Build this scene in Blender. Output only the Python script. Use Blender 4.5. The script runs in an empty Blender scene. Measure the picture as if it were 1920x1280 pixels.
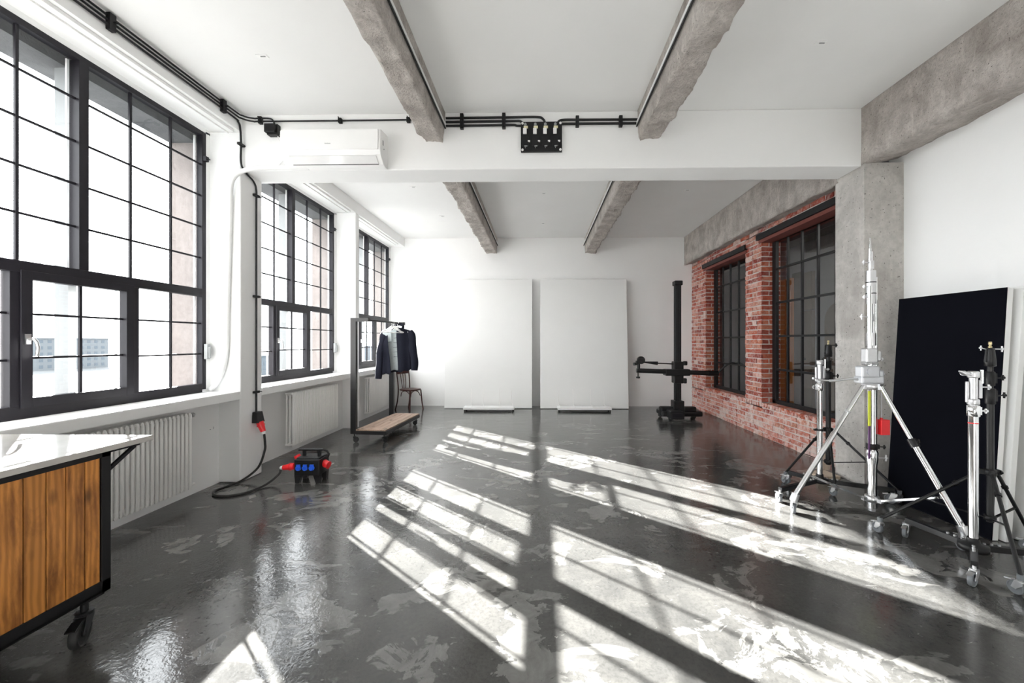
import bpy, math, random
from mathutils import Vector, Matrix, noise
random.seed(7)
R = math.radians
C = bpy.context.scene.collection
scene = bpy.context.scene

# ------------------------------------------------------------------ camera, sky, sun, exposure
cam_d = bpy.data.cameras.new('camera')
cam_d.sensor_width = 36.0
cam_d.lens = 720.0 / 1920.0 * 36.0
cam_d.shift_x = -40.0 / 1920.0
cam_d.shift_y = 1.0 / 1920.0
cam_d.clip_start = 0.02
cam_d.clip_end = 2000
cam = bpy.data.objects.new('camera', cam_d)
C.objects.link(cam)
cam.location = (0, 0, 1.5)
cam.rotation_euler = (R(90), 0, R(1.034))
scene.camera = cam

world = bpy.data.worlds.new('sky')
scene.world = world
world.use_nodes = True
bg = world.node_tree.nodes['Background']
bg.inputs[0].default_value = (0.955, 0.975, 1.0, 1)
bg.inputs[1].default_value = 8.0

sun_d = bpy.data.lights.new('sun', 'SUN')
sun_d.energy = 108.0
sun_d.angle = R(0.45)
sun_d.color = (1.0, 0.975, 0.94)
sun = bpy.data.objects.new('sun', sun_d)
C.objects.link(sun)
ELEV = R(23.5)
sdir = Vector((0.768 * math.cos(ELEV), -0.640 * math.cos(ELEV), -math.sin(ELEV)))
sun.rotation_euler = sdir.to_track_quat('-Z', 'Y').to_euler()
sun.location = (-30, 30, 25)

scene.view_settings.view_transform = 'Standard'
scene.view_settings.look = 'None'
scene.view_settings.gamma = 1
scene.view_settings.use_curve_mapping = False
scene.view_settings.exposure = 0.32
scene.cycles.use_denoising = True
scene.cycles.max_bounces = 12
scene.cycles.diffuse_bounces = 10
scene.cycles.glossy_bounces = 5
scene.cycles.transparent_max_bounces = 24
scene.cycles.sample_clamp_indirect = 8.0

# ------------------------------------------------------------------ materials
def new_mat(name):
    m = bpy.data.materials.new(name)
    m.use_nodes = True
    nt = m.node_tree
    return m, nt, nt.nodes['Principled BSDF']

def L(nt, a, b):
    nt.links.new(a, b)

def node(nt, t, **kw):
    n = nt.nodes.new(t)
    for k, v in kw.items():
        setattr(n, k, v)
    return n

def coords(nt, scale=(1, 1, 1), world=True):
    if world:
        g = node(nt, 'ShaderNodeNewGeometry').outputs['Position']
    else:
        g = node(nt, 'ShaderNodeTexCoord').outputs['Object']
    mp = node(nt, 'ShaderNodeMapping')
    mp.inputs['Scale'].default_value = scale
    L(nt, g, mp.inputs['Vector'])
    return mp.outputs[0]

def noise_tex(nt, vec, scale, detail=4, rough=0.5, dist=0.0):
    n = node(nt, 'ShaderNodeTexNoise')
    n.inputs['Scale'].default_value = scale
    n.inputs['Detail'].default_value = detail
    n.inputs['Roughness'].default_value = rough
    n.inputs['Distortion'].default_value = dist
    L(nt, vec, n.inputs['Vector'])
    return n.outputs['Fac']

def ramp(nt, fac, stops):
    r = node(nt, 'ShaderNodeValToRGB')
    el = r.color_ramp.elements
    while len(el) < len(stops):
        el.new(0.5)
    for e, (p, c) in zip(el, stops):
        e.position = p
        e.color = (c, c, c, 1) if isinstance(c, (int, float)) else (*c, 1)
    L(nt, fac, r.inputs[0])
    return r.outputs[0]

def mix(nt, fac, a, b, mode='MIX'):
    m = node(nt, 'ShaderNodeMix', data_type='RGBA', blend_type=mode)
    for sock, v in ((m.inputs[0], fac), (m.inputs[6], a), (m.inputs[7], b)):
        if isinstance(v, (int, float)):
            sock.default_value = v
        elif isinstance(v, tuple):
            sock.default_value = (*v, 1)
        else:
            L(nt, v, sock)
    return m.outputs[2]

def bump(nt, bs, h, strength=0.2, dist=0.01, prev=None):
    b = node(nt, 'ShaderNodeBump')
    b.inputs['Strength'].default_value = strength
    b.inputs['Distance'].default_value = dist
    L(nt, h, b.inputs['Height'])
    if prev is not None:
        L(nt, prev, b.inputs['Normal'])
    if bs is not None:
        L(nt, b.outputs[0], bs.inputs['Normal'])
    return b.outputs[0]

def simple(name, col, rough=0.5, metal=0.0, var=0.08, scale=20, bmp=0.0, spec=0.5):
    m, nt, bs = new_mat(name)
    v = coords(nt, world=False)
    f = noise_tex(nt, v, scale, 4)
    c2 = tuple(max(0, x * (1 - var)) for x in col)
    L(nt, mix(nt, f, col, c2), bs.inputs['Base Color'])
    bs.inputs['Roughness'].default_value = rough
    bs.inputs['Metallic'].default_value = metal
    bs.inputs['Specular IOR Level'].default_value = spec
    if bmp:
        bump(nt, bs, f, bmp, 0.005)
    return m

M = {}
def plaster(name, col, var=0.03):
    m, nt, bs = new_mat(name)
    v = coords(nt)
    a = noise_tex(nt, v, 1.3, 5, 0.6)
    c = mix(nt, ramp(nt, a, [(0.3, 0.0), (0.7, 1.0)]), col, tuple(x * (1 - var) for x in col))
    L(nt, c, bs.inputs['Base Color'])
    bs.inputs['Roughness'].default_value = 0.75
    bs.inputs['Specular IOR Level'].default_value = 0.25
    b1 = bump(nt, None, noise_tex(nt, v, 5, 4), 0.15, 0.02)
    bump(nt, bs, noise_tex(nt, v, 90, 3), 0.06, 0.003, b1)
    return m
M['white'] = plaster('white_plaster', (0.86, 0.86, 0.857))
M['ceil'] = plaster('ceiling_paint', (0.80, 0.80, 0.795))

def concrete(name, dark, light, pits=True, scale=1.0, grit=0.45):
    m, nt, bs = new_mat(name)
    v = coords(nt)
    a = noise_tex(nt, v, 2.2 * scale, 8, 0.62, 0.4)
    b = noise_tex(nt, v, 22 * scale, 6, 0.65)
    base = mix(nt, ramp(nt, a, [(0.32, 0.0), (0.68, 1.0)]), dark, light)
    base = mix(nt, ramp(nt, b, [(0.35, 0.35), (0.6, 0.0)]), base, tuple(x * 0.78 for x in dark))
    v3 = coords(nt, (1, 1, 0.25))
    st = noise_tex(nt, v3, 9 * scale, 5, 0.6)
    base = mix(nt, ramp(nt, st, [(0.55, 0.0), (0.75, 0.45)]), base, tuple(min(1, x * 1.25) for x in light))
    p = noise_tex(nt, v, 48 * scale, 2, 0.4)
    pit = ramp(nt, p, [(0.26, 1.0), (0.31, 0.0)])
    if pits:
        base = mix(nt, pit, base, tuple(x * 0.35 for x in dark))
    L(nt, base, bs.inputs['Base Color'])
    bs.inputs['Roughness'].default_value = 0.85
    bs.inputs['Specular IOR Level'].default_value = 0.2
    b1 = bump(nt, None, a, 0.4, 0.03)
    b2 = bump(nt, None, b, grit, 0.012 if grit < .6 else .022, b1)
    bump(nt, bs, p, 0.35, 0.006, b2)
    return m
M['concrete'] = concrete('raw_concrete', (0.36, 0.34, 0.32), (0.55, 0.53, 0.505))
M['beamconc'] = concrete('beam_concrete', (0.33, 0.295, 0.27), (0.62, 0.58, 0.545), scale=1.9, grit=1.0)
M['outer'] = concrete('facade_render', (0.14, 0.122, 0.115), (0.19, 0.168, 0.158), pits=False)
M['lintel'] = concrete('shaded_grey_lintel', (0.045, 0.047, 0.050), (0.075, 0.077, 0.080), pits=False)  # darker than the jambs: shade under the lintel is put into the colour

def floor_mat():
    m, nt, bs = new_mat('polished_concrete')
    v = coords(nt)
    vs = coords(nt, (1.0, 1.35, 1.0))
    big = noise_tex(nt, v, 0.9, 6, 0.6, 0.5)
    med = noise_tex(nt, v, 5.5, 8, 0.65, 0.6)
    fine = noise_tex(nt, v, 45, 5, 0.7)
    base = mix(nt, ramp(nt, big, [(0.35, 0.0), (0.66, 1.0)]), (0.040, 0.040, 0.039), (0.072, 0.071, 0.068))
    base = mix(nt, ramp(nt, med, [(0.44, 0.0), (0.70, 0.6)]), base, (0.085, 0.083, 0.078))
    base = mix(nt, ramp(nt, fine, [(0.3, 0.5), (0.55, 0.0)]), base, (0.024, 0.024, 0.023))
    # worn light patches with crisp edges: large flakes, streaked smears, small chips
    p1 = noise_tex(nt, vs, 1.25, 6, 0.52, 0.45)
    patch = ramp(nt, p1, [(0.545, 0.0), (0.555, 1.0)])
    vq = coords(nt, (1.0, 2.6, 1.0))
    p2 = noise_tex(nt, vq, 1.7, 5, 0.55, 0.7)
    smear = ramp(nt, p2, [(0.625, 0.0), (0.64, 0.9)])
    p3 = noise_tex(nt, vq, 11, 4, 0.6, 1.0)
    chips = ramp(nt, p3, [(0.68, 0.0), (0.69, 0.9)])
    tone = ramp(nt, noise_tex(nt, v, 7, 7, 0.7, 0.8), [(0.3, (0.095, 0.093, 0.089)), (0.7, (0.175, 0.172, 0.164))])
    hole = ramp(nt, noise_tex(nt, v, 4.2, 6, 0.7, 0.9), [(0.47, 0.0), (0.50, 1.0)])
    pm = node(nt, 'ShaderNodeMath', operation='MULTIPLY')
    L(nt, patch, pm.inputs[0]); L(nt, hole, pm.inputs[1])
    mx = node(nt, 'ShaderNodeMath', operation='MAXIMUM')
    L(nt, pm.outputs[0], mx.inputs[0]); L(nt, smear, mx.inputs[1])
    mx2 = node(nt, 'ShaderNodeMath', operation='MAXIMUM')
    L(nt, mx.outputs[0], mx2.inputs[0]); L(nt, chips, mx2.inputs[1])
    # repaired joint: an irregular filler strip along the middle of the near bay
    sx = node(nt, 'ShaderNodeSeparateXYZ'); L(nt, v, sx.inputs[0])
    def mth(op, a, b_=None, c_=None):
        q = node(nt, 'ShaderNodeMath', operation=op)
        for i_, val in enumerate((a, b_, c_)):
            if val is None: continue
            if isinstance(val, (int, float)): q.inputs[i_].default_value = val
            else: L(nt, val, q.inputs[i_])
        return q.outputs[0]
    dist_ = mth('ABSOLUTE', mth('ADD', sx.outputs[0], 0.075))
    nj = noise_tex(nt, v, 7, 6, 0.65, 0.6)
    jf = mth('MULTIPLY_ADD', mth('SUBTRACT', nj, 0.5), 0.45, mth('SUBTRACT', 0.085, dist_))
    jm = mth('MULTIPLY', mth('GREATER_THAN', jf, 0.0), mth('LESS_THAN', mth('MULTIPLY_ADD', nj, 0.6, sx.outputs[1]), 2.55))
    mx3 = node(nt, 'ShaderNodeMath', operation='MAXIMUM')
    L(nt, mx2.outputs[0], mx3.inputs[0]); L(nt, jm, mx3.inputs[1]); mx2 = mx3
    col = mix(nt, mx2.outputs[0], base, tone)
    L(nt, col, bs.inputs['Base Color'])
    bs.inputs['Roughness'].default_value = 0.5
    rr = ramp(nt, noise_tex(nt, v, 1.8, 5, 0.6), [(0.3, 0.06), (0.7, 0.13)])
    L(nt, rr, bs.inputs['Roughness'])
    bs.inputs['Specular IOR Level'].default_value = 0.75
    b1 = bump(nt, None, noise_tex(nt, v, 6, 3, 0.5, 0.3), 0.20, 0.010)
    b2 = bump(nt, None, noise_tex(nt, v, 55, 3, 0.55), 0.28, 0.003, b1)
    bump(nt, bs, mx2.outputs[0], 0.25, 0.002, b2)
    return m
M['floor'] = floor_mat()

M['steel'] = simple('dark_window_steel', (0.012, 0.011, 0.015), 0.5, 0.0, 0.3, 12, spec=0.25)
M['postgrey'] = simple('grey_post_paint', (0.30, 0.31, 0.31), 0.6)
M['outpost'] = simple('grey_outer_post', (0.15, 0.16, 0.163), 0.7)  # plain even grey, darker than the indoor post grey
M['black'] = simple('black_powder_coat', (0.008, 0.008, 0.009), 0.42, 0.0, 0.3, 30, spec=0.35)
M['blackp'] = simple('black_plastic', (0.007, 0.007, 0.008), 0.5, 0.0, 0.2, 30, spec=0.3)
M['rubber'] = simple('black_rubber', (0.014, 0.014, 0.014), 0.7)
M['greyrub'] = simple('grey_rubber', (0.13, 0.14, 0.15), 0.6)
M['chrome'] = simple('chrome', (0.88, 0.88, 0.89), 0.10, 1.0, 0.04, 30)
M['alu'] = simple('cast_aluminium', (0.70, 0.70, 0.71), 0.35, 1.0, 0.1, 40, 0.05)
M['brass'] = simple('brass_spigot', (0.62, 0.52, 0.30), 0.3, 1.0)
M['radw'] = simple('radiator_enamel', (0.87, 0.86, 0.845), 0.32, 0.0, 0.03, 6)
M['plw'] = simple('white_plastic', (0.82, 0.82, 0.815), 0.35, 0.0, 0.02, 6)
M['foam'] = simple('white_foam_board', (0.80, 0.80, 0.79), 0.7, 0.0, 0.04, 3)
M['foamblack'] = simple('black_painted_board', (0.0045, 0.0048, 0.008), 0.85, 0.0, 0.4, 2.5, spec=0.04)
M['red'] = simple('red_plastic', (0.70, 0.015, 0.02), 0.35, 0.0, 0.1)
M['blue'] = simple('blue_plastic', (0.012, 0.09, 0.62), 0.35, 0.0, 0.1)
M['yellow'] = simple('yellow_strap', (0.62, 0.66, 0.05), 0.6)
M['cream'] = simple('cream_terminal', (0.72, 0.68, 0.45), 0.4)
M['navy'] = simple('navy_cloth', (0.007, 0.008, 0.017), 0.85, 0.0, 0.4, 40, 0.1, spec=0.2)
M['lightcloth'] = simple('pale_grey_cloth', (0.38, 0.42, 0.43), 0.9, 0.0, 0.25, 40, 0.1, spec=0.2)
M['redwood'] = simple('red_brown_varnish', (0.045, 0.010, 0.008), 0.35, 0.0, 0.4, 30, spec=0.3)
M['rust'] = simple('oxide_primer', (0.16, 0.04, 0.03), 0.7)
M['orange'] = simple('orange_wood', (0.50, 0.15, 0.015), 0.4, 0.0, 0.25, 8)
M['brownwall'] = simple('brown_grey_paint', (0.13, 0.09, 0.065), 0.6)
M['darkbrown'] = simple('dark_brown_wood', (0.030, 0.014, 0.009), 0.5)
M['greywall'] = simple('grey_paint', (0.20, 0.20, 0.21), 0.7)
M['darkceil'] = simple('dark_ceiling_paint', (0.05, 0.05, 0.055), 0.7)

def wood(name, dark, light, axis='Z', scale=1.0, rough=0.4):
    m, nt, bs = new_mat(name)
    sc = {'Z': (8, 8, 1.5), 'Y': (9, 0.9, 9), 'X': (0.9, 9, 9)}[axis]
    at = node(nt, 'ShaderNodeAttribute', attribute_name='tone')
    g = node(nt, 'ShaderNodeNewGeometry').outputs['Position']
    off = node(nt, 'ShaderNodeVectorMath', operation='MULTIPLY_ADD')
    L(nt, at.outputs['Color'], off.inputs[0]); off.inputs[1].default_value = (7, 7, 7)
    L(nt, g, off.inputs[2])
    mp = node(nt, 'ShaderNodeMapping'); mp.inputs['Scale'].default_value = tuple(s * scale for s in sc)
    L(nt, off.outputs[0], mp.inputs[0])
    w = node(nt, 'ShaderNodeTexWave', wave_type='BANDS', bands_direction='Y' if axis != 'Y' else 'X')
    w.inputs['Scale'].default_value = 1.7
    w.inputs['Distortion'].default_value = 7.0
    w.inputs['Detail'].default_value = 3
    w.inputs['Detail Scale'].default_value = 0.9
    L(nt, mp.outputs[0], w.inputs[0])
    f = noise_tex(nt, mp.outputs[0], 1.1, 6, 0.65, 0.5)
    c = mix(nt, ramp(nt, w.outputs['Fac'], [(0.1, 0.0), (0.9, 1.0)]), light, tuple((a * .6 + b * .4) for a, b in zip(light, dark)))
    c = mix(nt, ramp(nt, f, [(0.46, 0.0), (0.66, 0.85)]), c, dark)
    # knots
    mp2 = node(nt, 'ShaderNodeMapping'); mp2.inputs['Scale'].default_value = tuple({'Z': (9, 9, 4), 'Y': (9, 4, 9), 'X': (4, 9, 9)}[axis])
    L(nt, off.outputs[0], mp2.inputs[0])
    vo = node(nt, 'ShaderNodeTexVoronoi'); vo.inputs['Scale'].default_value = 0.75
    L(nt, mp2.outputs[0], vo.inputs['Vector'])
    kn = ramp(nt, vo.outputs['Distance'], [(0.09, 1.0), (0.20, 0.0)])
    c = mix(nt, kn, c, tuple(x * 0.3 for x in dark))
    tn = ramp(nt, at.outputs['Fac'], [(0.0, 0.80), (1.0, 1.12)])
    c = mix(nt, 1.0, c, tn, 'MULTIPLY')
    L(nt, c, bs.inputs['Base Color'])
    bs.inputs['Roughness'].default_value = rough
    bump(nt, bs, f, 0.15, 0.003)
    return m
M['wood'] = wood('stained_pine', (0.11, 0.028, 0.005), (0.58, 0.235, 0.05), 'Z')
M['pallet'] = wood('pale_deck_wood', (0.20, 0.12, 0.085), (0.42, 0.30, 0.23), 'Y', rough=0.6)
M['ply'] = wood('pale_plywood', (0.40, 0.31, 0.23), (0.62, 0.52, 0.42), 'Y', rough=0.6)
M['toptop'] = simple('glossy_tabletop', (0.50, 0.48, 0.45), 0.12, 0.0, 0.25, 6)

def brick_mat():
    m, nt, bs = new_mat('old_red_brick')
    at = node(nt, 'ShaderNodeAttribute', attribute_name='tone')
    v = coords(nt)
    f = noise_tex(nt, v, 16, 7, 0.7, 0.3)
    g = noise_tex(nt, v, 60, 4, 0.6)
    c = mix(nt, ramp(nt, f, [(0.35, 0.0), (0.7, 0.7)]), at.outputs['Color'], (0.17, 0.035, 0.02))
    # lime smears
    l = ramp(nt, noise_tex(nt, v, 11, 8, 0.72, 0.8), [(0.46, 0.0), (0.57, 0.85)])
    sep = node(nt, 'ShaderNodeSeparateXYZ'); L(nt, v, sep.inputs[0])
    hi = ramp(nt, sep.outputs[2], [(0.50, 1.0), (0.75, 0.55)])
    nx = node(nt, 'ShaderNodeSeparateXYZ'); L(nt, node(nt, 'ShaderNodeNewGeometry').outputs['Normal'], nx.inputs[0])
    ab = node(nt, 'ShaderNodeMath', operation='ABSOLUTE'); L(nt, nx.outputs[1], ab.inputs[0])
    face = ramp(nt, ab.outputs[0], [(0.5, 1.0), (0.8, 0.25)])
    l2 = mix(nt, 1.0, mix(nt, 1.0, ramp(nt, noise_tex(nt, v, 1.1, 3, 0.5), [(0.3, 0.5), (0.65, 1.0)]), hi, 'MULTIPLY'), face, 'MULTIPLY')
    mm = node(nt, 'ShaderNodeMath', operation='MULTIPLY')
    L(nt, l, mm.inputs[0]); L(nt, l2, mm.inputs[1])
    c = mix(nt, mm.outputs[0], c, (0.60, 0.50, 0.465))
    L(nt, c, bs.inputs['Base Color'])
    bs.inputs['Roughness'].default_value = 0.8
    bs.inputs['Specular IOR Level'].default_value = 0.25
    b1 = bump(nt, None, f, 0.5, 0.01)
    bump(nt, bs, g, 0.3, 0.004, b1)
    return m
M['brick'] = brick_mat()
M['mortar'] = simple('lime_mortar', (0.62, 0.56, 0.53), 0.9, 0.0, 0.35, 30, 0.4)

def glass_mat(name, refl, tint, rough=0.0):
    m = bpy.data.materials.new(name); m.use_nodes = True
    nt = m.node_tree
    for n in list(nt.nodes):
        if n.type != 'OUTPUT_MATERIAL': nt.nodes.remove(n)
    out = nt.nodes['Material Output']
    t = node(nt, 'ShaderNodeBsdfTransparent'); t.inputs[0].default_value = (*tint, 1)
    g = node(nt, 'ShaderNodeBsdfGlossy'); g.inputs['Roughness'].default_value = rough
    g.inputs[0].default_value = (1, 1, 1, 1)
    lw = node(nt, 'ShaderNodeFresnel'); lw.inputs[0].default_value = 1.45
    mul = node(nt, 'ShaderNodeMath', operation='MULTIPLY'); mul.inputs[1].default_value = refl
    L(nt, lw.outputs[0], mul.inputs[0])
    ms = node(nt, 'ShaderNodeMixShader')
    L(nt, mul.outputs[0], ms.inputs[0]); L(nt, t.outputs[0], ms.inputs[1]); L(nt, g.outputs[0], ms.inputs[2])
    L(nt, ms.outputs[0], out.inputs[0])
    return m
M['glass'] = glass_mat('window_glass', 1.0, (0.94, 0.96, 0.96))
M['glass2'] = glass_mat('interior_glass', 0.15, (0.74, 0.75, 0.76))

# ------------------------------------------------------------------ mesh building
class MB:
    def __init__(s):
        s.v = []; s.f = []; s.sm = []; s.mi = []; s.tone = []; s.T = None; s.cur = 0; s.t = (0.5, 0.5, 0.5)
    def add(s, vs, fs, smooth=False):
        o = len(s.v)
        for v in vs:
            v = Vector(v)
            s.v.append(s.T @ v if s.T else v)
        for f in fs:
            s.f.append(tuple(i + o for i in f)); s.sm.append(smooth); s.mi.append(s.cur); s.tone.append(s.t)
        return s
    def box(s, x0, x1, y0, y1, z0, z1):
        vs = [(x, y, z) for z in (z0, z1) for y in (y0, y1) for x in (x0, x1)]
        return s.add(vs, [(0, 2, 3, 1), (4, 5, 7, 6), (0, 1, 5, 4), (2, 6, 7, 3), (0, 4, 6, 2), (1, 3, 7, 5)])
    def cbox(s, c, d, rot=None):
        x, y, z = (k / 2 for k in d)
        vs = [Vector((a, b, e)) for e in (-z, z) for b in (-y, y) for a in (-x, x)]
        if rot is not None: vs = [rot @ v for v in vs]
        vs = [v + Vector(c) for v in vs]
        return s.add(vs, [(0, 2, 3, 1), (4, 5, 7, 6), (0, 1, 5, 4), (2, 6, 7, 3), (0, 4, 6, 2), (1, 3, 7, 5)])
    def bar(s, p0, p1, w, h, up=(0, 0, 1)):
        p0, p1 = Vector(p0), Vector(p1)
        d = p1 - p0
        z = d.normalized(); u = Vector(up)
        if abs(z.dot(u)) > 0.99: u = Vector((0, 1, 0))
        x = u.cross(z).normalized(); y = z.cross(x)
        m = Matrix((x, y, z)).transposed()
        return s.cbox((p0 + p1) / 2, (w, h, d.length), m)
    def cyl(s, p0, p1, r0, r1=None, n=14, caps=True):
        p0, p1 = Vector(p0), Vector(p1)
        r1 = r0 if r1 is None else r1
        z = (p1 - p0).normalized()
        u = Vector((1, 0, 0)) if abs(z.x) < 0.9 else Vector((0, 1, 0))
        x = z.cross(u).normalized(); y = z.cross(x)
        vs = []
        for p, r in ((p0, r0), (p1, r1)):
            for i in range(n):
                a = 2 * math.pi * i / n
                vs.append(p + x * (r * math.cos(a)) + y * (r * math.sin(a)))
        s.add(vs, [(i, (i + 1) % n, n + (i + 1) % n, n + i) for i in range(n)], True)
        if caps:
            s.add(vs[:n], [tuple(range(n))[::-1]]); s.add(vs[n:], [tuple(range(n))])
        return s
    def lathe(s, prof, n=20, origin=(0, 0, 0), axis='Z'):
        o = Vector(origin); vs = []
        for r, h in prof:
            for i in range(n):
                a = 2 * math.pi * i / n
                p = {'Z': (r * math.cos(a), r * math.sin(a), h), 'X': (h, r * math.cos(a), r * math.sin(a)), 'Y': (r * math.sin(a), h, r * math.cos(a))}[axis]
                vs.append(o + Vector(p))
        fs = []
        for k in range(len(prof) - 1):
            for i in range(n):
                fs.append((k * n + i, k * n + (i + 1) % n, (k + 1) * n + (i + 1) % n, (k + 1) * n + i))
        return s.add(vs, fs, True)
    def tube(s, pts, r, n=10, rs=None, flat=None):
        pts = [Vector(p) for p in pts]
        vs = []; m = len(pts); prev = None
        for i, p in enumerate(pts):
            a = pts[max(i - 1, 0)]; b = pts[min(i + 1, m - 1)]
            z = (b - a).normalized()
            if prev is None:
                u = Vector((0, 0, 1)) if abs(z.z) < 0.9 else Vector((0, 1, 0))
                x = z.cross(u).normalized()
            else:
                x = (prev - z * prev.dot(z)).normalized()
            prev = x
            y = z.cross(x)
            rr = rs[i] if rs else r
            for k in range(n):
                t = 2 * math.pi * k / n
                vs.append(p + x * rr * math.cos(t) + y * rr * math.sin(t) * (flat or 1))
        fs = [(i * n + k, i * n + (k + 1) % n, (i + 1) * n + (k + 1) % n, (i + 1) * n + k) for i in range(m - 1) for k in range(n)]
        s.add(vs, fs, True)
        s.add(vs[:n], [tuple(range(n))[::-1]]); s.add(vs[-n:], [tuple(range(n))])
        return s
    def sheet(s, rows, thick=0.0):
        h = len(rows); w = len(rows[0])
        vs = [Vector(p) for r in rows for p in r]
        fs = [(j * w + i, j * w + i + 1, (j + 1) * w + i + 1, (j + 1) * w + i) for j in range(h - 1) for i in range(w - 1)]
        return s.add(vs, fs, True)
    def build(s, name, mats, parent=None, world=False, bevel=0.0, solid=0.0, subsurf=0):
        me = bpy.data.meshes.new(name)
        vs = s.v
        if parent is not None and world:
            inv = world_matrix(parent).inverted()
            vs = [inv @ v for v in vs]
        me.from_pydata([tuple(v) for v in vs], [], s.f)
        if not isinstance(mats, (list, tuple)): mats = [mats]
        for m in mats: me.materials.append(m)
        me.polygons.foreach_set('use_smooth', s.sm)
        me.polygons.foreach_set('material_index', s.mi)
        if len(set(s.tone)) > 1:
            at = me.color_attributes.new('tone', 'FLOAT_COLOR', 'CORNER')
            i = 0
            buf = []
            for p, t in zip(me.polygons, s.tone):
                buf.extend([*t, 1.0] * p.loop_total)
            at.data.foreach_set('color', buf)
        me.update()
        o = bpy.data.objects.new(name, me)
        C.objects.link(o)
        if parent is not None: o.parent = parent
        if solid:
            md = o.modifiers.new('solid', 'SOLIDIFY'); md.thickness = solid; md.offset = 0
        if subsurf:
            md = o.modifiers.new('sub', 'SUBSURF'); md.levels = subsurf; md.render_levels = subsurf
        if bevel:
            md = o.modifiers.new('bevel', 'BEVEL'); md.width = bevel; md.segments = 2; md.limit_method = 'ANGLE'; md.angle_limit = R(50)
        return o

def world_matrix(o):
    m = Matrix.LocRotScale(o.location, o.rotation_euler, None)
    return world_matrix(o.parent) @ m if o.parent else m

def thing(name, label, cat, loc=(0, 0, 0), rz=0, group=None):
    o = bpy.data.objects.new(name, None); C.objects.link(o)
    o.location = loc; o.rotation_euler = (0, 0, rz); o.empty_display_size = 0.1
    o['label'] = label; o['category'] = cat
    if group: o['group'] = group
    return o
def tag(o, label, cat, group=None):
    o['label'] = label; o['category'] = cat
    if group: o['group'] = group
    return o
def struct(o, label=None, cat=None):
    o['kind'] = 'structure'
    if label: o['label'] = label
    if cat: o['category'] = cat
    return o
def copy_tree(o, parent=None):
    c = o.copy(); C.objects.link(c)
    if parent is not None: c.parent = parent
    for ch in list(o.children):
        copy_tree(ch, c)
    return c

# ------------------------------------------------------------------ room constants
YB, YF = 9.0, -3.0            # back wall, wall behind the camera
ZC = 3.94
XG = -3.53                    # inner face of the left windows
XI, XO, XP = -3.43, -3.90, -3.20  # wall under windows, facade, pier / bulkhead face
XR, XRC, XBK = 3.75, 3.35, 3.53   # right wall, right columns, brick face
MULL = [0.40, 2.90, 5.42, 7.80]
HW = 1.09

# ------------------------------------------------------------------ floor, ceiling, walls
b = MB(); b.box(-3.9, 7.2, YF, YB + 0.1, -0.2, 0.0)
struct(b.build('floor', M['floor']), 'dark polished concrete floor with pale worn patches', 'floor')
b = MB(); b.box(-3.9, XR + .2, YF, YB + 0.1, ZC, ZC + 0.2)
struct(b.build('ceiling', M['ceil']), 'white painted ceiling between raw concrete beams', 'ceiling')
b = MB(); b.box(-3.9, XBK + .3, YB, YB + 0.2, -0.1, ZC)
struct(b.build('wall_back', M['white']), 'white back wall behind the leaning panels', 'wall')
b = MB(); b.box(-3.9, XR + .2, YF - 0.2, YF, -0.1, ZC)
struct(b.build('wall_front', M['white']), 'white wall behind the viewer', 'wall')

b = MB()
b.box(XO + .02, XI, YF, YB, -0.05, 0.88)                 # wall under the sills
b.box(XO + .02, XG, YF, YB, 3.70, ZC)                    # above the windows
b.box(XG - .02, XP, YF, YB, 3.745, ZC)                   # bulkhead
edges = [YF] + [e for m in MULL for e in (m - HW, m + HW)] + [YB]
for i in range(0, len(edges), 2):
    b.box(XO + .02, XG, edges[i], edges[i + 1], 0.86, 3.72)
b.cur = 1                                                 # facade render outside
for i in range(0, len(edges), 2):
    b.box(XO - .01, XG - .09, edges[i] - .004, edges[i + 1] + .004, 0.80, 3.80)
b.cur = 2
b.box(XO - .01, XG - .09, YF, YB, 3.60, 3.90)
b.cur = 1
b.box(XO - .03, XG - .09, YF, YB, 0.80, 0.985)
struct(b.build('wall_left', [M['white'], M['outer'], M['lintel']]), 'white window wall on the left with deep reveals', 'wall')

def pier(name, y0, y1, x1, label, z1=3.745):
    b = MB(); b.box(XG - .05, x1, y0, y1, 0, z1)
    return struct(b.build(name, M['white'], bevel=0.012), label, 'pillar')
pier('trim_1', 4.04, 4.36, XP, 'white wall pillar carrying the black conduit and red plug')
pier('trim_2', 6.60, 6.73, XP, 'narrow white pier between the two far left windows')
pier('trim_3', 1.50, 1.80, XP, 'white pier beside the workbench')

# window sills, one slab per bay
for k, (y0, y1) in enumerate(((-0.72, 1.498), (1.802, 4.038), (4.362, 6.598), (6.732, 8.995))):
    b = MB(); b.box(XG - .09, XP + (0.0 if k != 9 else 0), y0, y1, 0.885, 0.975)
    struct(b.build('trim_%d' % (4 + k), M['white'], bevel=0.008), ['white sill beside the viewer', 'white window sill over the nearest radiator', 'white window sill over the middle radiator', 'white window sill over the farthest radiator'][k], 'window sill')

# white crossbeam
b = MB(); b.box(XP - .2, XRC + .01, 4.07, 4.40, 3.335, ZC)
struct(b.build('trim_8', M['white'], bevel=0.01), 'white painted crossbeam spanning the room', 'beam')

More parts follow.
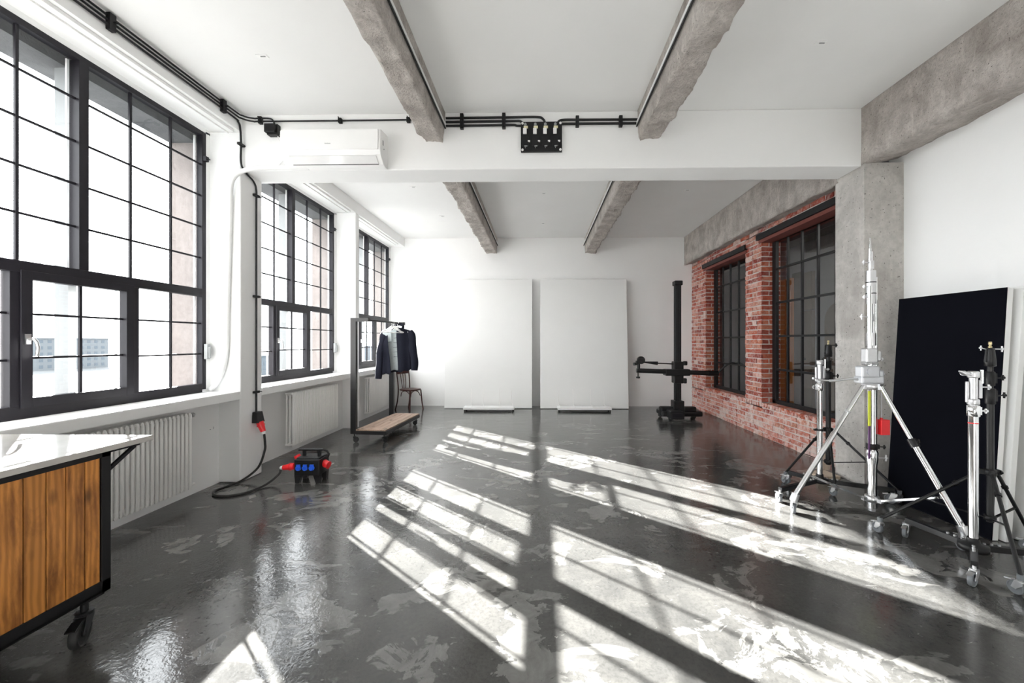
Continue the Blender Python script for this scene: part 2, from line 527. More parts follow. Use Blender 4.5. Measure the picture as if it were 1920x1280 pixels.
# ------------------------------------------------------------------ rough concrete members
def rough_prism(prof, y0, y1, step=0.06, amp=0.012, edge_amp=None, seed=0, seg=0.05):
    """profile in XZ (closed), swept along Y with broken-surface offsets; edge_amp(x,z)->extra amplitude"""
    pts = []
    n = len(prof)
    for i in range(n):
        a, c = Vector((*prof[i], 0)), Vector((*prof[(i + 1) % n], 0))
        m = max(1, int((c - a).length / seg))
        for k in range(m):
            pts.append(a.lerp(c, k / m))
    rows = []
    ny = max(2, int((y1 - y0) / step))
    cx = sum(p[0] for p in prof) / n; cz = sum(p[1] for p in prof) / n
    for j in range(ny + 1):
        y = y0 + (y1 - y0) * j / ny
        r = []
        for p in pts:
            e = edge_amp(p.x, p.y) if edge_amp else 1.0
            q = Vector((p.x * 4, y * 4, p.y * 4 + seed))
            nz = noise.noise(q) + 0.6 * noise.noise(q * 3.1) + 0.35 * noise.noise(q * 8)
            if e > 1.5:
                big = noise.noise(Vector((seed, y * 2.2, p.x))) + .5 * noise.noise(Vector((seed + 3, y * 7, p.x * 3)))
                nz = nz * .5 - abs(big) * 0.8
            d = Vector((p.x - cx, 0, p.y - cz)).normalized()
            r.append(Vector((p.x, y, p.y)) + d * (nz * amp * e))
        rows.append(r)
    w = len(pts)
    vs = [p for r in rows for p in r]
    fs = [(j * w + i, (j + 1) * w + i, (j + 1) * w + (i + 1) % w, j * w + (i + 1) % w) for j in range(ny) for i in range(w)]
    fs.append(tuple(range(w))); fs.append(tuple((ny * w + i) for i in range(w))[::-1])
    b = MB(); b.add(vs, fs[:-2], True); b.add(vs[:w], [tuple(range(w))]); b.add(vs[-w:], [tuple(range(w))[::-1]])
    return b

def beam_edge(zb):
    def f(x, z):
        return 3.8 if z < zb + 0.035 else (1.8 if z < zb + 0.1 else 0.25)
    return f
# four rough ceiling beams
tk = 9
for (xa, xb, ta, tb, name) in ((-1.225, -1.03, -1.39, -1.01, 'left'), (1.035, 1.27, 1.025, 1.385, 'right')):
    for (y0, y1, where) in ((YF, 4.075, 'near'), (4.395, YB, 'far')):
        far = where == 'far'
        zb = 3.60 if not far else 3.57
        if far:
            if name == 'left': prof = [(ta + .05, ZC + .02), (xa - .04, zb), (xb + .01, zb + .01), (tb + .005, ZC + .02)]
            else: prof = [(ta + .015, ZC + .02), (xa + .01, zb + .01), (xb + .03, zb), (tb - .04, ZC + .02)]
        else:
            prof = [(ta, ZC + .02), (xa, zb), (xb, zb + .01), (tb, ZC + .02)]
        b = rough_prism(prof, y0, y1, 0.028, 0.0135, beam_edge(zb), seed=tk * 3.7, seg=0.026)
        struct(b.build('trim_%d' % tk, M['beamconc']), 'rough %s concrete ceiling beam on the %s' % (where, name), 'beam'); tk += 1

# right-hand raw concrete: column, near beam, far beam
b = rough_prism([(XRC, -0.02), (XRC, 3.36), (XR + .06, 3.36), (XR + .06, -0.02)], 4.03, 4.42, 0.05, 0.006, lambda x, z: 1.6 if z > 3.2 or z < .1 else 0.8, seed=2, seg=0.06)
struct(b.build('trim_%d' % tk, M['concrete']), 'raw grey concrete column on the right behind the chrome stand', 'column'); tk += 1
def edge2(x, z):
    return 3.0 if z < 3.45 else 0.4
b = rough_prism([(XRC, ZC + .02), (XRC, 3.35), (XRC + .10, 3.345), (XR + .05, 3.43), (XR + .05, ZC + .02)], YF, 4.10, 0.05, 0.010, edge2, seed=11, seg=0.05)
struct(b.build('trim_%d' % tk, M['beamconc']), 'raw concrete beam above the near right white wall', 'beam'); tk += 1
b = rough_prism([(XRC, ZC + .02), (XRC, 3.29), (XBK + .2, 3.33), (XBK + .2, ZC + .02)], 4.38, YB, 0.045, 0.016, lambda x, z: 3.2 if z < 3.36 else 0.25, seed=5, seg=0.04)
struct(b.build('trim_%d' % tk, M['beamconc']), 'raw concrete beam above the brick wall', 'beam'); tk += 1

b = MB(); b.box(XR, XR + .2, YF, 4.2, -0.05, ZC)
struct(b.build('wall_right', M['white']), 'smooth white wall on the near right', 'wall')

# ------------------------------------------------------------------ brick wall with real bricks
def brick_wall():
    b = MB()
    RD = 0.17                                           # reveal depth
    O = [(4.36, 6.19, 0.53, 3.14), (6.67, 8.25, 0.53, 3.08)]
    b.cur = 1
    e = 0.006
    b.box(XBK + e, XBK + .30, 4.30, YB, -0.05, 0.53 - e)
    b.box(XBK + e, XBK + .30, 6.19 + e, 6.67 - e, 0.4, 3.40)
    b.box(XBK + e, XBK + .30, 8.25 + e, YB, 0.4, 3.40)
    b.box(XBK + e, XBK + .30, 4.30, YB, 3.19, 3.42)
    b.cur = 0
    pal = [(0.42, 0.085, 0.045), (0.36, 0.07, 0.04), (0.30, 0.055, 0.035), (0.46, 0.12, 0.065), (0.50, 0.17, 0.10), (0.24, 0.04, 0.03), (0.40, 0.10, 0.07), (0.52, 0.25, 0.18)]
    pale = [(0.60, 0.28, 0.22), (0.56, 0.24, 0.19), (0.64, 0.36, 0.30), (0.66, 0.50, 0.45), (0.52, 0.19, 0.14)]
    rnd = random.Random(4)
    def tone(z, rv=False):
        r = rnd.random()
        if rv: return rnd.choice(pal[:6])
        if z < .56: return rnd.choice(pale) if r < .8 else rnd.choice(pal)
        return rnd.choice(pal) if r < .72 else rnd.choice(pale)
    def jb(x0, x1, y0, y1, z0, z1):
        j = lambda: rnd.uniform(-.006, .006)
        vs = [(x + j(), y + j(), z + j()) for z in (z0, z1) for y in (y0, y1) for x in (x0, x1)]
        b.add(vs, [(0, 2, 3, 1), (4, 5, 7, 6), (0, 1, 5, 4), (2, 6, 7, 3), (0, 4, 6, 2), (1, 3, 7, 5)])
    H = 0.0775; g = 0.017
    row = 0; z = 0.002
    while z < 3.36:
        spans = [(4.42, YB)]
        zt = min(z + H - g, 3.40)
        mid = (z + zt) / 2
        if mid > .50 and mid < 3.19:
            spans = [(6.19, 6.67), (8.25, YB)]
        for (a, c) in spans:
            if 0.455 < mid < 0.53:                       # rowlock course under the sills
                y = a
                while y < c - 0.02:
                    y2 = min(y + .068, c)
                    b.t = tone(z); jb(XBK - rnd.uniform(0, .004), XBK + .02, y, y2 - .01, z, zt)
                    y = y2 + .003
                continue
            y = a if row % 2 == 0 else a - 0.13
            while y < c - 0.01:
                ln = rnd.choice((.25, .25, .25, .12))
                y2 = y + ln
                ya, yb = max(y, a), min(y2, c)
                if c - y2 < .06: yb = c; y2 = c
                if yb - ya > .02:
                    b.t = tone(z); jb(XBK - rnd.uniform(0, .006), XBK + .02, ya, yb, z, zt)
                y = y2 + g
        if .50 < mid < 3.19:                              # bricks of the reveals (far side of each opening)
            for (ye, sgn) in ((6.19, 1), (8.25, 1), (6.67, -1)):
                off = 0.0 if row % 2 else 0.11
                xs = [XBK - .001, XBK + (.12 if row % 2 else .20)]
                x = XBK
                while x < XBK + RD + .1:
                    x2 = min(x + (.11 if (row % 2 and x == XBK) else .24), XBK + .29)
                    b.t = tone(z, True)
                    if sgn > 0: jb(x, x2, ye - .001, ye + .02, z, zt)
                    else: jb(x, x2, ye - .02, ye + .001, z, zt)
                    x = x2 + g
        z += H; row += 1
    # sill bricks laid flat into the openings
    for (a, c, zz, zt) in O:
        y = a
        while y < c - .02:
            b.t = tone(0.2, rnd.random() < .6); jb(XBK - .004, XBK + .29, y, min(y + .12, c) - .008, zz - .03, zz + .004)
            y += .128
    o = b.build('wall_right_brick', [M['brick'], M['mortar']])
    struct(o, 'old red brick wall with lime smears and two steel windows', 'wall')
brick_wall()
# steel lintels
for k, (a, c, z) in enumerate(((4.40, 6.26, 3.13), (6.60, 8.33, 3.07))):
    b = MB(); b.box(XBK - .05, XBK + .30, a, c, z, z + .015); b.box(XBK - .055, XBK - .035, a, c, z, z + .085)
    struct(b.build('trim_%d' % tk, M['black'], bevel=.002), ['black steel lintel over the near brick window', 'black steel lintel over the far brick window'][k], 'lintel'); tk += 1
    b = MB(); b.box(XBK - .02, XBK + .28, a + .02, c - .02, z - .05, z - .001)
    b.box(XBK + .02, XBK + .28, a + .02, c - .02, z + .02, z + .14)
    struct(b.build('trim_%d' % tk, M['rust']), ['oxide red plate under the near steel lintel', 'oxide red plate under the far steel lintel'][k], 'lintel'); tk += 1

# ------------------------------------------------------------------ left windows
def left_window(k, m, with_fittings=True):
    e = struct(thing('window_%d' % k, ['black steel window beside the viewer', 'nearest tall black steel window over the workbench', 'middle tall black steel window behind the white pillar', 'farthest tall black steel window behind the clothes rack'][k - 1], 'window', (XG, m, 0)))
    a, c = m - HW, m + HW
    zs, zt = 0.975, 3.745
    X0, X1 = XG - .060, XG                 # frame depth
    Z0, Z1 = 1.005, 3.70
    b = MB()
    b.box(X0, X1 + .004, a, a + .045, Z0, Z1); b.box(X0, X1 + .004, c - .045, c, Z0, Z1)
    b.box(X0, X1 + .004, a + .045, c - .045, Z1 - .045, Z1); b.box(X0, X1 + .004, a + .045, c - .045, 0.972, Z0 + .06)
    b.box(X0, X1 + .010, a + .045, c - .045, 1.975, 2.055)    # transom
    p = .362
    sa, sc = m - p, m + p
    # upper glazing bars
    for j in range(-2, 3):
        if j: b.box(X0 + .03, X1 - .012, m + j * p - .009, m + j * p + .009, 2.05, Z1 - .04)
    for j in range(1, 5):
        z = 2.055 + j * .326
        b.box(X0 + .03, X1 - .014, a + .04, c - .04, z - .008, z + .008)
    # lower fixed lights
    b.box(X0, X1 + .006, sa - .05, sa - .002, 1.06, 1.98); b.box(X0, X1 + .006, sc + .002, sc + .05, 1.06, 1.98)
    for j in (-2, 2):
        b.box(X0 + .03, X1 - .012, m + j * p - .009, m + j * p + .009, 1.06, 1.98)
    for z in (1.377, 1.695):
        b.box(X0 + .03, X1 - .014, a + .04, sa - .04, z - .008, z + .008)
        b.box(X0 + .03, X1 - .014, sc + .04, c - .04, z - .008, z + .008)
    b.build('window_frame', M['steel'], e, True, bevel=.002)
    b = MB(); b.box(X0 - .02, X1 + .012, m - .032, m + .032, 2.055, Z1 - .045)
    b.build('mullion', M['steel'], e, True, bevel=.002)
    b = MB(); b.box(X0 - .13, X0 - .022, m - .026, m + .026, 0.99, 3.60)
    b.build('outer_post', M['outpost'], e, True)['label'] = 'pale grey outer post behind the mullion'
    s = MB()
    s.box(X0 + .01, X1 + .016, sa, sa + .06, 1.045, 1.99); s.box(X0 + .01, X1 + .016, sc - .06, sc, 1.045, 1.99)
    s.box(X0 + .01, X1 + .016, sa + .06, sc - .06, 1.045, 1.115); s.box(X0 + .01, X1 + .016, sa + .06, sc - .06, 1.93, 1.99)
    s.box(X0 + .03, X1 - .012, m - .009, m + .009, 1.11, 1.93)
    for z in (1.39, 1.695): s.box(X0 + .03, X1 - .014, sa + .06, sc - .06, z - .008, z + .008)
    so = s.build('sash', M['steel'], e, True, bevel=.002)
    h = MB(); hy = sa + .03
    h.cbox((X1 + .022, hy, 1.52), (.012, .026, .07)); h.cyl((X1 + .028, hy, 1.52), (X1 + .06, hy, 1.52), .009)
    h.tube([(X1 + .06, hy, 1.525), (X1 + .064, hy + .014, 1.50), (X1 + .066, hy + .02, 1.46), (X1 + .064, hy + .016, 1.40)], .010, 10)
    h.build('handle', M['alu'], so, True)
    # white strips of the outer glazing rebates
    r = MB()
    for y in (c - .06, m - .045): r.box(X0 - .012, X0, y - .008, y + .008, 2.06, Z1 - .05)
    for y in (sa - .065, c - .06): r.box(X0 - .012, X0, y - .008, y + .008, 1.07, 1.97)
    r.box(X0 - .012, X0, sc - .085, sc - .068, 1.12, 1.93)
    r.build('glazing_bead', M['plw'], e, True)
    g = MB(); xg = X0 + .036
    def pane(y0, y1, z0, z1): g.add([(xg, y0, z0), (xg, y1, z0), (xg, y1, z1), (xg, y0, z1)], [(0, 1, 2, 3)])
    pane(a + .04, m - .03, 2.05, Z1 - .04); pane(m + .03, c - .04, 2.05, Z1 - .04)
    pane(a + .04, sa - .045, 1.06, 1.98); pane(sc + .045, c - .04, 1.06, 1.98); pane(sa + .055, sc - .055, 1.11, 1.935)
    g.build('window_glass', M['glass'], e, True)
    f = MB()
    f.cbox((X1 + .02, c - .02, 3.42), (.03, .04, .05)); f.cyl((X1 + .03, c - .02, 3.42), (X1 + .03, c + .015, 3.43), .008)
    f.build('upper_catch', M['steel'], e, True)
    f = MB(); f.cbox((X1 + .025, c - .012, 1.40), (.04, .04, .16)); f.cyl((X1 + .05, c - .01, 1.33), (X1 + .05, c - .01, 1.45), .012)
    f.build('opener_box', M['postgrey'], e, True, bevel=.006)['label'] = 'grey window opener box on the frame edge'
for k, m in enumerate(MULL): left_window(k + 1, m)

# blind cassettes in the soffits
for k, (y0, y1) in enumerate(((1.84, 4.0), (4.40, 6.50), (6.76, 8.70))):
    b = MB(); b.box(-3.30, -3.235, y0, y1, 3.715, 3.743); b.box(-3.30, -3.29, y0, y1, 3.70, 3.716)
    tag(b.build('blind_cassette', M['plw'], bevel=.003), ['white blind cassette above the nearest tall window', 'white blind cassette above the middle tall window', 'white blind cassette above the farthest tall window'][k], 'blind')

# ------------------------------------------------------------------ brick-wall windows and the corridor behind
def right_window(k, a, c, n0, pitch, label):
    e = struct(thing('window_%d' % k, label, 'window', (XBK + .17, (a + c) / 2, 0)))
    X0, X1 = XBK + .165, XBK + .215
    Z0, Z1 = .535, 3.13 if k == 5 else 3.07
    b = MB()
    b.box(X0, X1, a, a + .05, Z0, Z1); b.box(X0, X1, c - .09, c, Z0, Z1); b.box(X0, X1, a, c, Z1 - .05, Z1); b.box(X0, X1, a, c, Z0, Z0 + .06)
    y = n0
    while y > a + .1:
        b.box(X0 + .01, X1 - .01, y - .013, y + .013, Z0, Z1); y -= pitch
    for z in (1.07, 1.59, 2.115, 2.645): b.box(X0 + .008, X1 - .01, a, c, z - .015, z + .015)
    b.build('window_frame', M['black'], e, True, bevel=.002)
    g = MB(); xg = (X0 + X1) / 2
    g.add([(xg, a + .01, Z0 + .02), (xg, c - .01, Z0 + .02), (xg, c - .01, Z1 - .02), (xg, a + .01, Z1 - .02)], [(0, 1, 2, 3)])
    g.build('window_glass', M['glass2'], e, True)
right_window(5, 4.42, 6.185, 5.835, .315, 'near black steel window in the brick wall')
right_window(6, 6.675, 8.245, 7.885, .312, 'far black steel window in the brick wall')

XC = 5.6
b = MB(); b.box(XC, XC + .15, 3.0, 14.5, -.05, 3.8)
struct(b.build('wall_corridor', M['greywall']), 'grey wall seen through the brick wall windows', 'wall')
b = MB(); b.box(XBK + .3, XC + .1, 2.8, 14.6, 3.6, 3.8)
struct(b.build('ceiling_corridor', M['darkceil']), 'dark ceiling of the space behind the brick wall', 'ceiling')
b = MB(); b.box(XBK + .2, XBK + .3, YB + .15, 14.6, -.2, 3.8)
struct(b.build('wall_corridor_side', M['greywall']), 'side wall of the space beyond the brick wall windows', 'wall')
b = MB(); b.box(XBK + .2, XC + .1, 14.5, 14.7, -.2, 3.8)
struct(b.build('wall_corridor_end', M['greywall']), 'far end wall behind the brick wall windows', 'wall')
b = MB(); b.box(XR + .2, XC + .1, 2.8, 3.0, -.05, 3.8)
struct(b.build('wall_corridor_near', M['greywall']), 'near end wall behind the brick wall windows', 'wall')
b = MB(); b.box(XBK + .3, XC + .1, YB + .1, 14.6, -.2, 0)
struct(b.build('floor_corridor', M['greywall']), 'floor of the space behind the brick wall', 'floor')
cab = thing('wardrobe', 'orange wooden wardrobe seen through the near brick wall window', 'wardrobe', (XC - .06, 8.767, 0))
XW = XC - .14
y0, y1 = 8.483, 9.097
b = MB(); b.box(XW, XC - .002, y0, y1, 0.0, 2.9)
b.build('carcass', M['orange'], cab, True, bevel=.004)
ym = 8.592
b = MB(); b.box(XW - .02, XW - .001, ym + .02, y1 - .01, .06, 2.86); b.build('door', M['orange'], cab, True, bevel=.003)
b = MB(); b.box(XW - .02, XW - .001, y0 + .01, ym - .02, .06, 2.86); b.build('door', M['orange'], cab, True, bevel=.003)
dr = struct(thing('door_1', 'dark brown door with panel lines behind the near brick wall window', 'door', (XC - .06, 8.430, 0)))
y0, y1 = 8.260, 8.554
b = MB(); b.box(XC - .06, XC - .002, y0, y1, 0, 3.0); b.build('door_leaf', M['darkbrown'], dr, True, bevel=.004)
y0, y1 = 7.925, 8.228
dr = struct(thing('door_2', 'brown grey door with black handle behind the near brick wall window', 'door', (XC - .06, y0, 0)))
b = MB()
for (za, zb2) in ((.1, 1.0), (1.02, 2.15), (2.17, 2.95)): b.box(XC - .07, XC - .002, y0, y1, za, zb2)
b.build('door_leaf', M['brownwall'], dr, True, bevel=.004)
b = MB(); b.cyl((XC - .07, y1 - .1, 1.15), (XC - .13, y1 - .1, 1.15), .025); b.box(XC - .14, XC - .12, y1 - .2, y1 - .07, 1.14, 1.165)
b.build('door_handle', M['blackp'], dr, True)
b = MB()
y0, y1 = 6.910, 7.600
b.box(XC - .05, XC - .002, y0, y1, 0, 1.9)  # the arch's shadow on the wall, built as a dark slab
b.lathe([(0, -.05), ((y1 - y0) / 2, -.05), ((y1 - y0) / 2, 0)], 32, (XC, (y0 + y1) / 2, 1.9), 'X')
struct(b.build('trim_%d' % tk, M['brownwall']), 'arch shadow drawn as a brown slab on the grey wall beyond the near brick wall window', 'arch'); tk += 1
m, nt, bs = new_mat('fill_light_glow')
bs.inputs['Emission Color'].default_value = (1, 0.96, 0.9, 1); bs.inputs['Emission Strength'].default_value = 60
M['fill_glow'] = m
lt = thing('added_fill_globe', 'added unseen globe light brightening the space behind the brick wall', 'lamp', (4.7, 3.7, 3.6))  # added light source, kept out of view, to brighten the corridor
b = MB(); b.cyl((0, 0, 0), (0, 0, -.2), .006); b.build('cord', M['blackp'], lt)
b = MB(); b.lathe([(.14 * math.sin(math.pi * k / 12) + .0001, -.34 - .14 * math.cos(math.pi * k / 12)) for k in range(13)], 24); b.build('globe', M['fill_glow'], lt)

# ------------------------------------------------------------------ outside: town far below, distance haze put into its colours
rnd = random.Random(12)
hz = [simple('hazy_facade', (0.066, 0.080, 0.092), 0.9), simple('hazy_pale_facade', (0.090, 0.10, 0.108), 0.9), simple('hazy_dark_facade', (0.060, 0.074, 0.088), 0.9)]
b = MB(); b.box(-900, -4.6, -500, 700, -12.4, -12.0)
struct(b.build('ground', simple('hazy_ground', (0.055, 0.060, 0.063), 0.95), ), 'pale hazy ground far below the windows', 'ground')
for i in range(16):
    x = -rnd.uniform(60, 260); y = 20 + i * 34 + rnd.uniform(-2, 2)
    w, d, h = rnd.uniform(14, 30), rnd.uniform(14, 30), rnd.uniform(7, 15.5)
    e = thing('apartment_block', 'pale hazy block in the town beyond the windows', 'building', (x, y, -12), group='hazy blocks far beyond the windows')
    b = MB(); b.box(-w / 2, w / 2, -d / 2, d / 2, 0, h); b.box(-w / 2 - .3, w / 2 + .3, -d / 2 - .3, d / 2 + .3, h, h + .5)
    b.cur = 1
    for fl_ in range(int(h / 3)):
        for q in range(int(d / 3.2)):
            b.box(w / 2, w / 2 + .05, -d / 2 + .9 + q * 3.2, -d / 2 + 2.4 + q * 3.2, 1 + fl_ * 3, 2.5 + fl_ * 3)
    for fl_ in range(int(h / 3)):
        for q in range(int(w / 3.2)):
            b.box(-w / 2 + .9 + q * 3.2, -w / 2 + 2.4 + q * 3.2, -d / 2 - .05, -d / 2, 1 + fl_ * 3, 2.5 + fl_ * 3)
    b.build('facade', [hz[i % 2], hz[2]], e)
# ------------------------------------------------------------------ OBJECTS
# ---- radiators (tubular, three columns deep)
def radiator(label, y0, y1, xf, z0, z1, pitch=.0392, valve='far'):
    e = thing('radiator', label, 'radiator', (xf - .07, (y0 + y1) / 2, 0), group=None)
    b = MB(); r = .0125
    n = int(round((y1 - y0) / pitch))
    for i in range(n):
        y = y0 + (i + .5) * pitch
        for x in ((xf - r, xf - .055, xf - .11 + r) if i in (0, n - 1) else (xf - r,)):
            if x > xf - .03:
                b.tube([(x - .012, y, z0 + .012), (x, y, z0 + .03), (x, y, z1 - .03), (x - .012, y, z1 - .008)], r, 8)
            else:
                b.cyl((x, y, z0 + .02), (x, y, z1 - .02), r * .9, n=6, caps=False)
        b.cyl((xf - .11, y, z1 - .022), (xf - .012, y, z1 - .022), .0165, n=8)
        b.cyl((xf - .11, y, z0 + .022), (xf - .012, y, z0 + .022), .0165, n=8)
    b.cyl((xf - .055, y0, z1 - .03), (xf - .055, y0 + n * pitch, z1 - .03), .017, n=8)
    b.cyl((xf - .055, y0, z0 + .03), (xf - .055, y0 + n * pitch, z0 + .03), .017, n=8)
    b.build('radiator_body', M['radw'], e, True)
    for y, s in ((y0, -1), (y0 + n * pitch, 1)):
        b = MB(); b.cbox((xf - .055, y + s * .004, (z0 + z1) / 2), (.112, .006, z1 - z0 - .02)) if False else None
    b = MB(); y = y0 + n * pitch
    b.cyl((xf - .055, y, z1 - .035), (xf - .055, y + .07, z1 - .035), .012); b.cyl((xf - .055, y + .03, z1 - .035), (xf - .055, y + .055, z1 - .035), .022)
    b.cyl((xf - .055, y + .06, z1 - .035), (XI + .001, y + .06, z1 - .035), .011)
    b.build('valve', M['alu'], e, True)
    b = MB(); b.cyl((xf - .055, y, z0 + .03), (xf - .055, y + .07, z0 + .03), .010); b.cyl((xf - .055, y + .07, z0 + .03), (XI + .001, y + .07, z0 + .03), .010)
    b.build('return_pipe', M['radw'], e, True)
    for y in (y0 + .2, y1 - .2):
        b = MB(); b.box(XI - .002, xf - .02, y - .012, y + .012, z1 - .12, z1 - .09)
        b.build('wall_bracket', M['radw'], e, True)
radiator('long white tubular radiator under the nearest window beside the workbench', 1.95, 3.56, -3.265, .112, .84)
radiator('white tubular radiator under the middle window behind the power box', 4.97, 6.09, -3.235, .125, .84)
radiator('white tubular radiator under the farthest window behind the clothes rack', 7.24, 8.40, -3.235, .13, .83)

# ---- casters
def caster(parent, p, wr=.05, yaw=0, forkm='alu', wheelm='greyrub', top=None, brake=True, ww=.024):
    """p = stem foot (x,y) in world, wheel rests on z=0; yaw = rolling direction"""
    x, y = p; dx, dy = math.cos(yaw), math.sin(yaw)
    off = wr * .55
    wx, wy = x - dx * off, y - dy * off
    top = top or wr * 2.6
    Rm = Matrix.Rotation(yaw, 3, 'Z')
    b = MB()
    b.cyl((x, y, wr * 2.05), (x, y, top), wr * .22, n=10)
    b.cyl((x, y, wr * 2.05), (x, y, wr * 2.25), wr * .5, n=14)
    for s in (-1, 1):
        pts = [(wr * .45, 0, wr * 2.1), (-wr * .5, 0, wr * 2.1), (-off - wr * .35, 0, wr * .95), (-off + wr * .2, 0, wr * .85), (wr * .45, 0, wr * 1.7)]
        vs = []
        for q in (ww * .62, ww * .62 + .003):
            for a in pts:
                v = Rm @ Vector((a[0], s * q, a[2])); vs.append((v.x + x, v.y + y, v.z))
        n = len(pts)
        b.add(vs, [tuple(range(n)), tuple(range(n, 2 * n))[::-1]] + [(i, (i + 1) % n, n + (i + 1) % n, n + i) for i in range(n)])
    ax = Rm @ Vector((0, 1, 0))
    c = Vector((wx, wy, wr))
    b.cyl(c - ax * (ww * .75), c + ax * (ww * .75), wr * .12, n=8)
    b.cbox(Vector((x, y, wr * 2.08)) - Vector((dx, dy, 0)) * wr * .05, (wr * 1.0, ww * 1.4, .004), Rm)
    if brake:
        b.cbox(Vector((x, y, wr * 1.9)) - Vector((dx, dy, 0)) * wr * 1.35, (wr * .9, ww * 1.1, .006), Rm @ Matrix.Rotation(R(-14), 3, 'Y'))
    k = b.build('caster', M[forkm], parent, True)
    w = MB()
    N = 22; prof = [(wr * .80, -ww / 2), (wr * .96, -ww / 2), (wr, -ww * .3), (wr, ww * .3), (wr * .96, ww / 2), (wr * .80, ww / 2)]
    y_ax = ax; x_ax = Rm @ Vector((1, 0, 0)); z_ax = Vector((0, 0, 1))
    def ring(r, h): return [c + x_ax * (r * math.cos(2 * math.pi * i / N)) + z_ax * (r * math.sin(2 * math.pi * i / N)) + y_ax * h for i in range(N)]
    vs = []
    for r, h in prof: vs += ring(r, h)
    m = len(prof)
    w.add(vs, [(j * N + i, j * N + (i + 1) % N, ((j + 1) % m) * N + (i + 1) % N, ((j + 1) % m) * N + i) for j in range(m) for i in range(N)], True)
    w.cyl(c - y_ax * ww * .32, c + y_ax * ww * .32, wr * .82, n=N)
    w.cyl(c - y_ax * ww * .5, c + y_ax * ww * .5, wr * .3, n=12)
    w.build('wheel', M[wheelm], k, True)
    return k

# ---- workbench
e = thing('workbench', 'wheeled workbench with stained pine front and black steel frame', 'workbench', (-2.5, 1.0, 0))
bx0, bx1, by0, by1 = -3.06, -2.226, .05, 1.952
b = MB(); w = .042
for x in (bx0, bx1 - w):
    for y in (by0, by1 - w): b.box(x, x + w, y, y + w, .23, .935)
for z0, z1 in ((.223, .286), (.912, .940)):
    b.box(bx0, bx1, by1 - w, by1 - .001, z0, z1); b.box(bx0, bx1, by0, by0 + w, z0, z1)
    b.box(bx1 - w, bx1, by0, by1, z0, z1); b.box(bx0, bx0 + w, by0, by1, z0, z1)
b.box(bx0, bx1, by0, by1, .23, .24)
b.build('steel_frame', M['black'], e, True, bevel=.002)
b = MB()
ed = [by0 + w, .22, .36, .53, .67, .83, .975, 1.12, 1.27, 1.41, 1.542, 1.619, 1.696, 1.768, 1.844, 1.909]
for i in range(len(ed) - 1):
    t = random.random(); b.t = (t, random.random(), random.random())
    b.box(bx1 - .028, bx1 - .006, ed[i] + .0022, ed[i + 1] - .0022, .284, .914)
b.build('front_boards', M['wood'], e, True, bevel=.002)
b = MB(); b.box(bx0 + .01, bx1 - .05, by1 - .03, by1 - .01, .284, .914); b.box(bx0 + .01, bx0 + .03, by0 + .03, by1 - .03, .284, .914); b.box(bx0 + .01, bx1 - .05, by0 + .01, by0 + .03, .284, .914)
b.build('side_panel', M['black'], e, True)
b = MB(); b.box(-3.14, -2.21, .0, 2.157, .940, .970)
b.build('tabletop', M['toptop'], e, True, bevel=.004)
b = MB()
for x in (-2.262, -3.0):
    b = MB(); b.bar((x, by1 + .0, .930), (x, 2.12, .930), .02, .016); b.bar((x, by1, .82), (x, 2.10, .923), .016, .016, (1, 0, 0)); b.box(x - .012, x + .012, by1 - .002, by1 + .004, .80, .938)
    b.build('overhang_bracket', M['steel'], e, True)
for x, y, yw in ((-2.285, 1.885, R(118)), (-2.98, 1.86, R(160)), (-2.285, .14, R(200)), (-2.98, .14, R(170))):
    b = MB(); b.cbox((x, y, .217), (.10, .09, .012)); b.build('caster_plate', M['black'], e, True)
    caster(e, (x, y), .068, yw, 'black', 'rubber', .215, True, .034)

# ---- power distribution box, plug, cable, wall socket
cx, cy = -2.475, 4.12; rz = R(2)
e = thing('power_box', 'black portable power box with three blue sockets and a carry handle', 'power distribution box', (cx, cy, 0), rz)
b = MB(); wd, dp = .265, .20
b.box(-wd / 2, wd / 2, -dp / 2, dp / 2, .085, .255); b.box(-wd / 2 + .01, wd / 2 - .01, -dp / 2 + .02, dp / 2 - .01, .255, .27)
b.build('housing', M['blackp'], e, bevel=.008)
for sx in (-1, 1):
    for sy in (-1, 1):
        b = MB(); x = sx * .098; y = sy * .07
        b.add([(x - .035, y - .025, .09), (x + .035, y - .025, .09), (x + .035, y + .025, .09), (x - .035, y + .025, .09), (x - .02 + sx * .01, y - .02, 0), (x + .02 + sx * .01, y - .02, 0), (x + .02 + sx * .01, y + .02, 0), (x - .02 + sx * .01, y + .02, 0)],
              [(0, 1, 2, 3), (7, 6, 5, 4), (0, 4, 5, 1), (1, 5, 6, 2), (2, 6, 7, 3), (3, 7, 4, 0)])
        b.build('foot', M['blackp'], e)
b = MB(); b.tube([(-.14, 0, .335), (.12, 0, .335)], .013, 10)
for x in (-.08, .08): b.bar((x, 0, .26), (x, 0, .335), .03, .02)
b.tube([(.12, 0, .335), (.16, .0, .32), (.185, 0, .285), (.17, 0, .25)], .011, 8)
b.build('carry_handle', M['blackp'], e)
for i, x in enumerate((-.085, -.015, .055)):
    b = MB(); b.cyl((x, -dp / 2, .168), (x, -dp / 2 - .014, .168), .028, n=20); b.cyl((x, -dp / 2 - .014, .168), (x, -dp / 2 - .02, .168), .022, .018, n=16)
    b.box(x - .02, x + .02, -dp / 2 - .012, -dp / 2, .19, .204)
    b.build('blue_socket', M['blue'], e)
b = MB(); b.cyl((wd / 2, 0, .185), (wd / 2 + .05, -.02, .175), .042, .034, n=18); b.cyl((wd / 2 + .05, -.02, .175), (wd / 2 + .06, -.022, .173), .04, .04, n=18)
b.build('red_socket', M['red'], e)
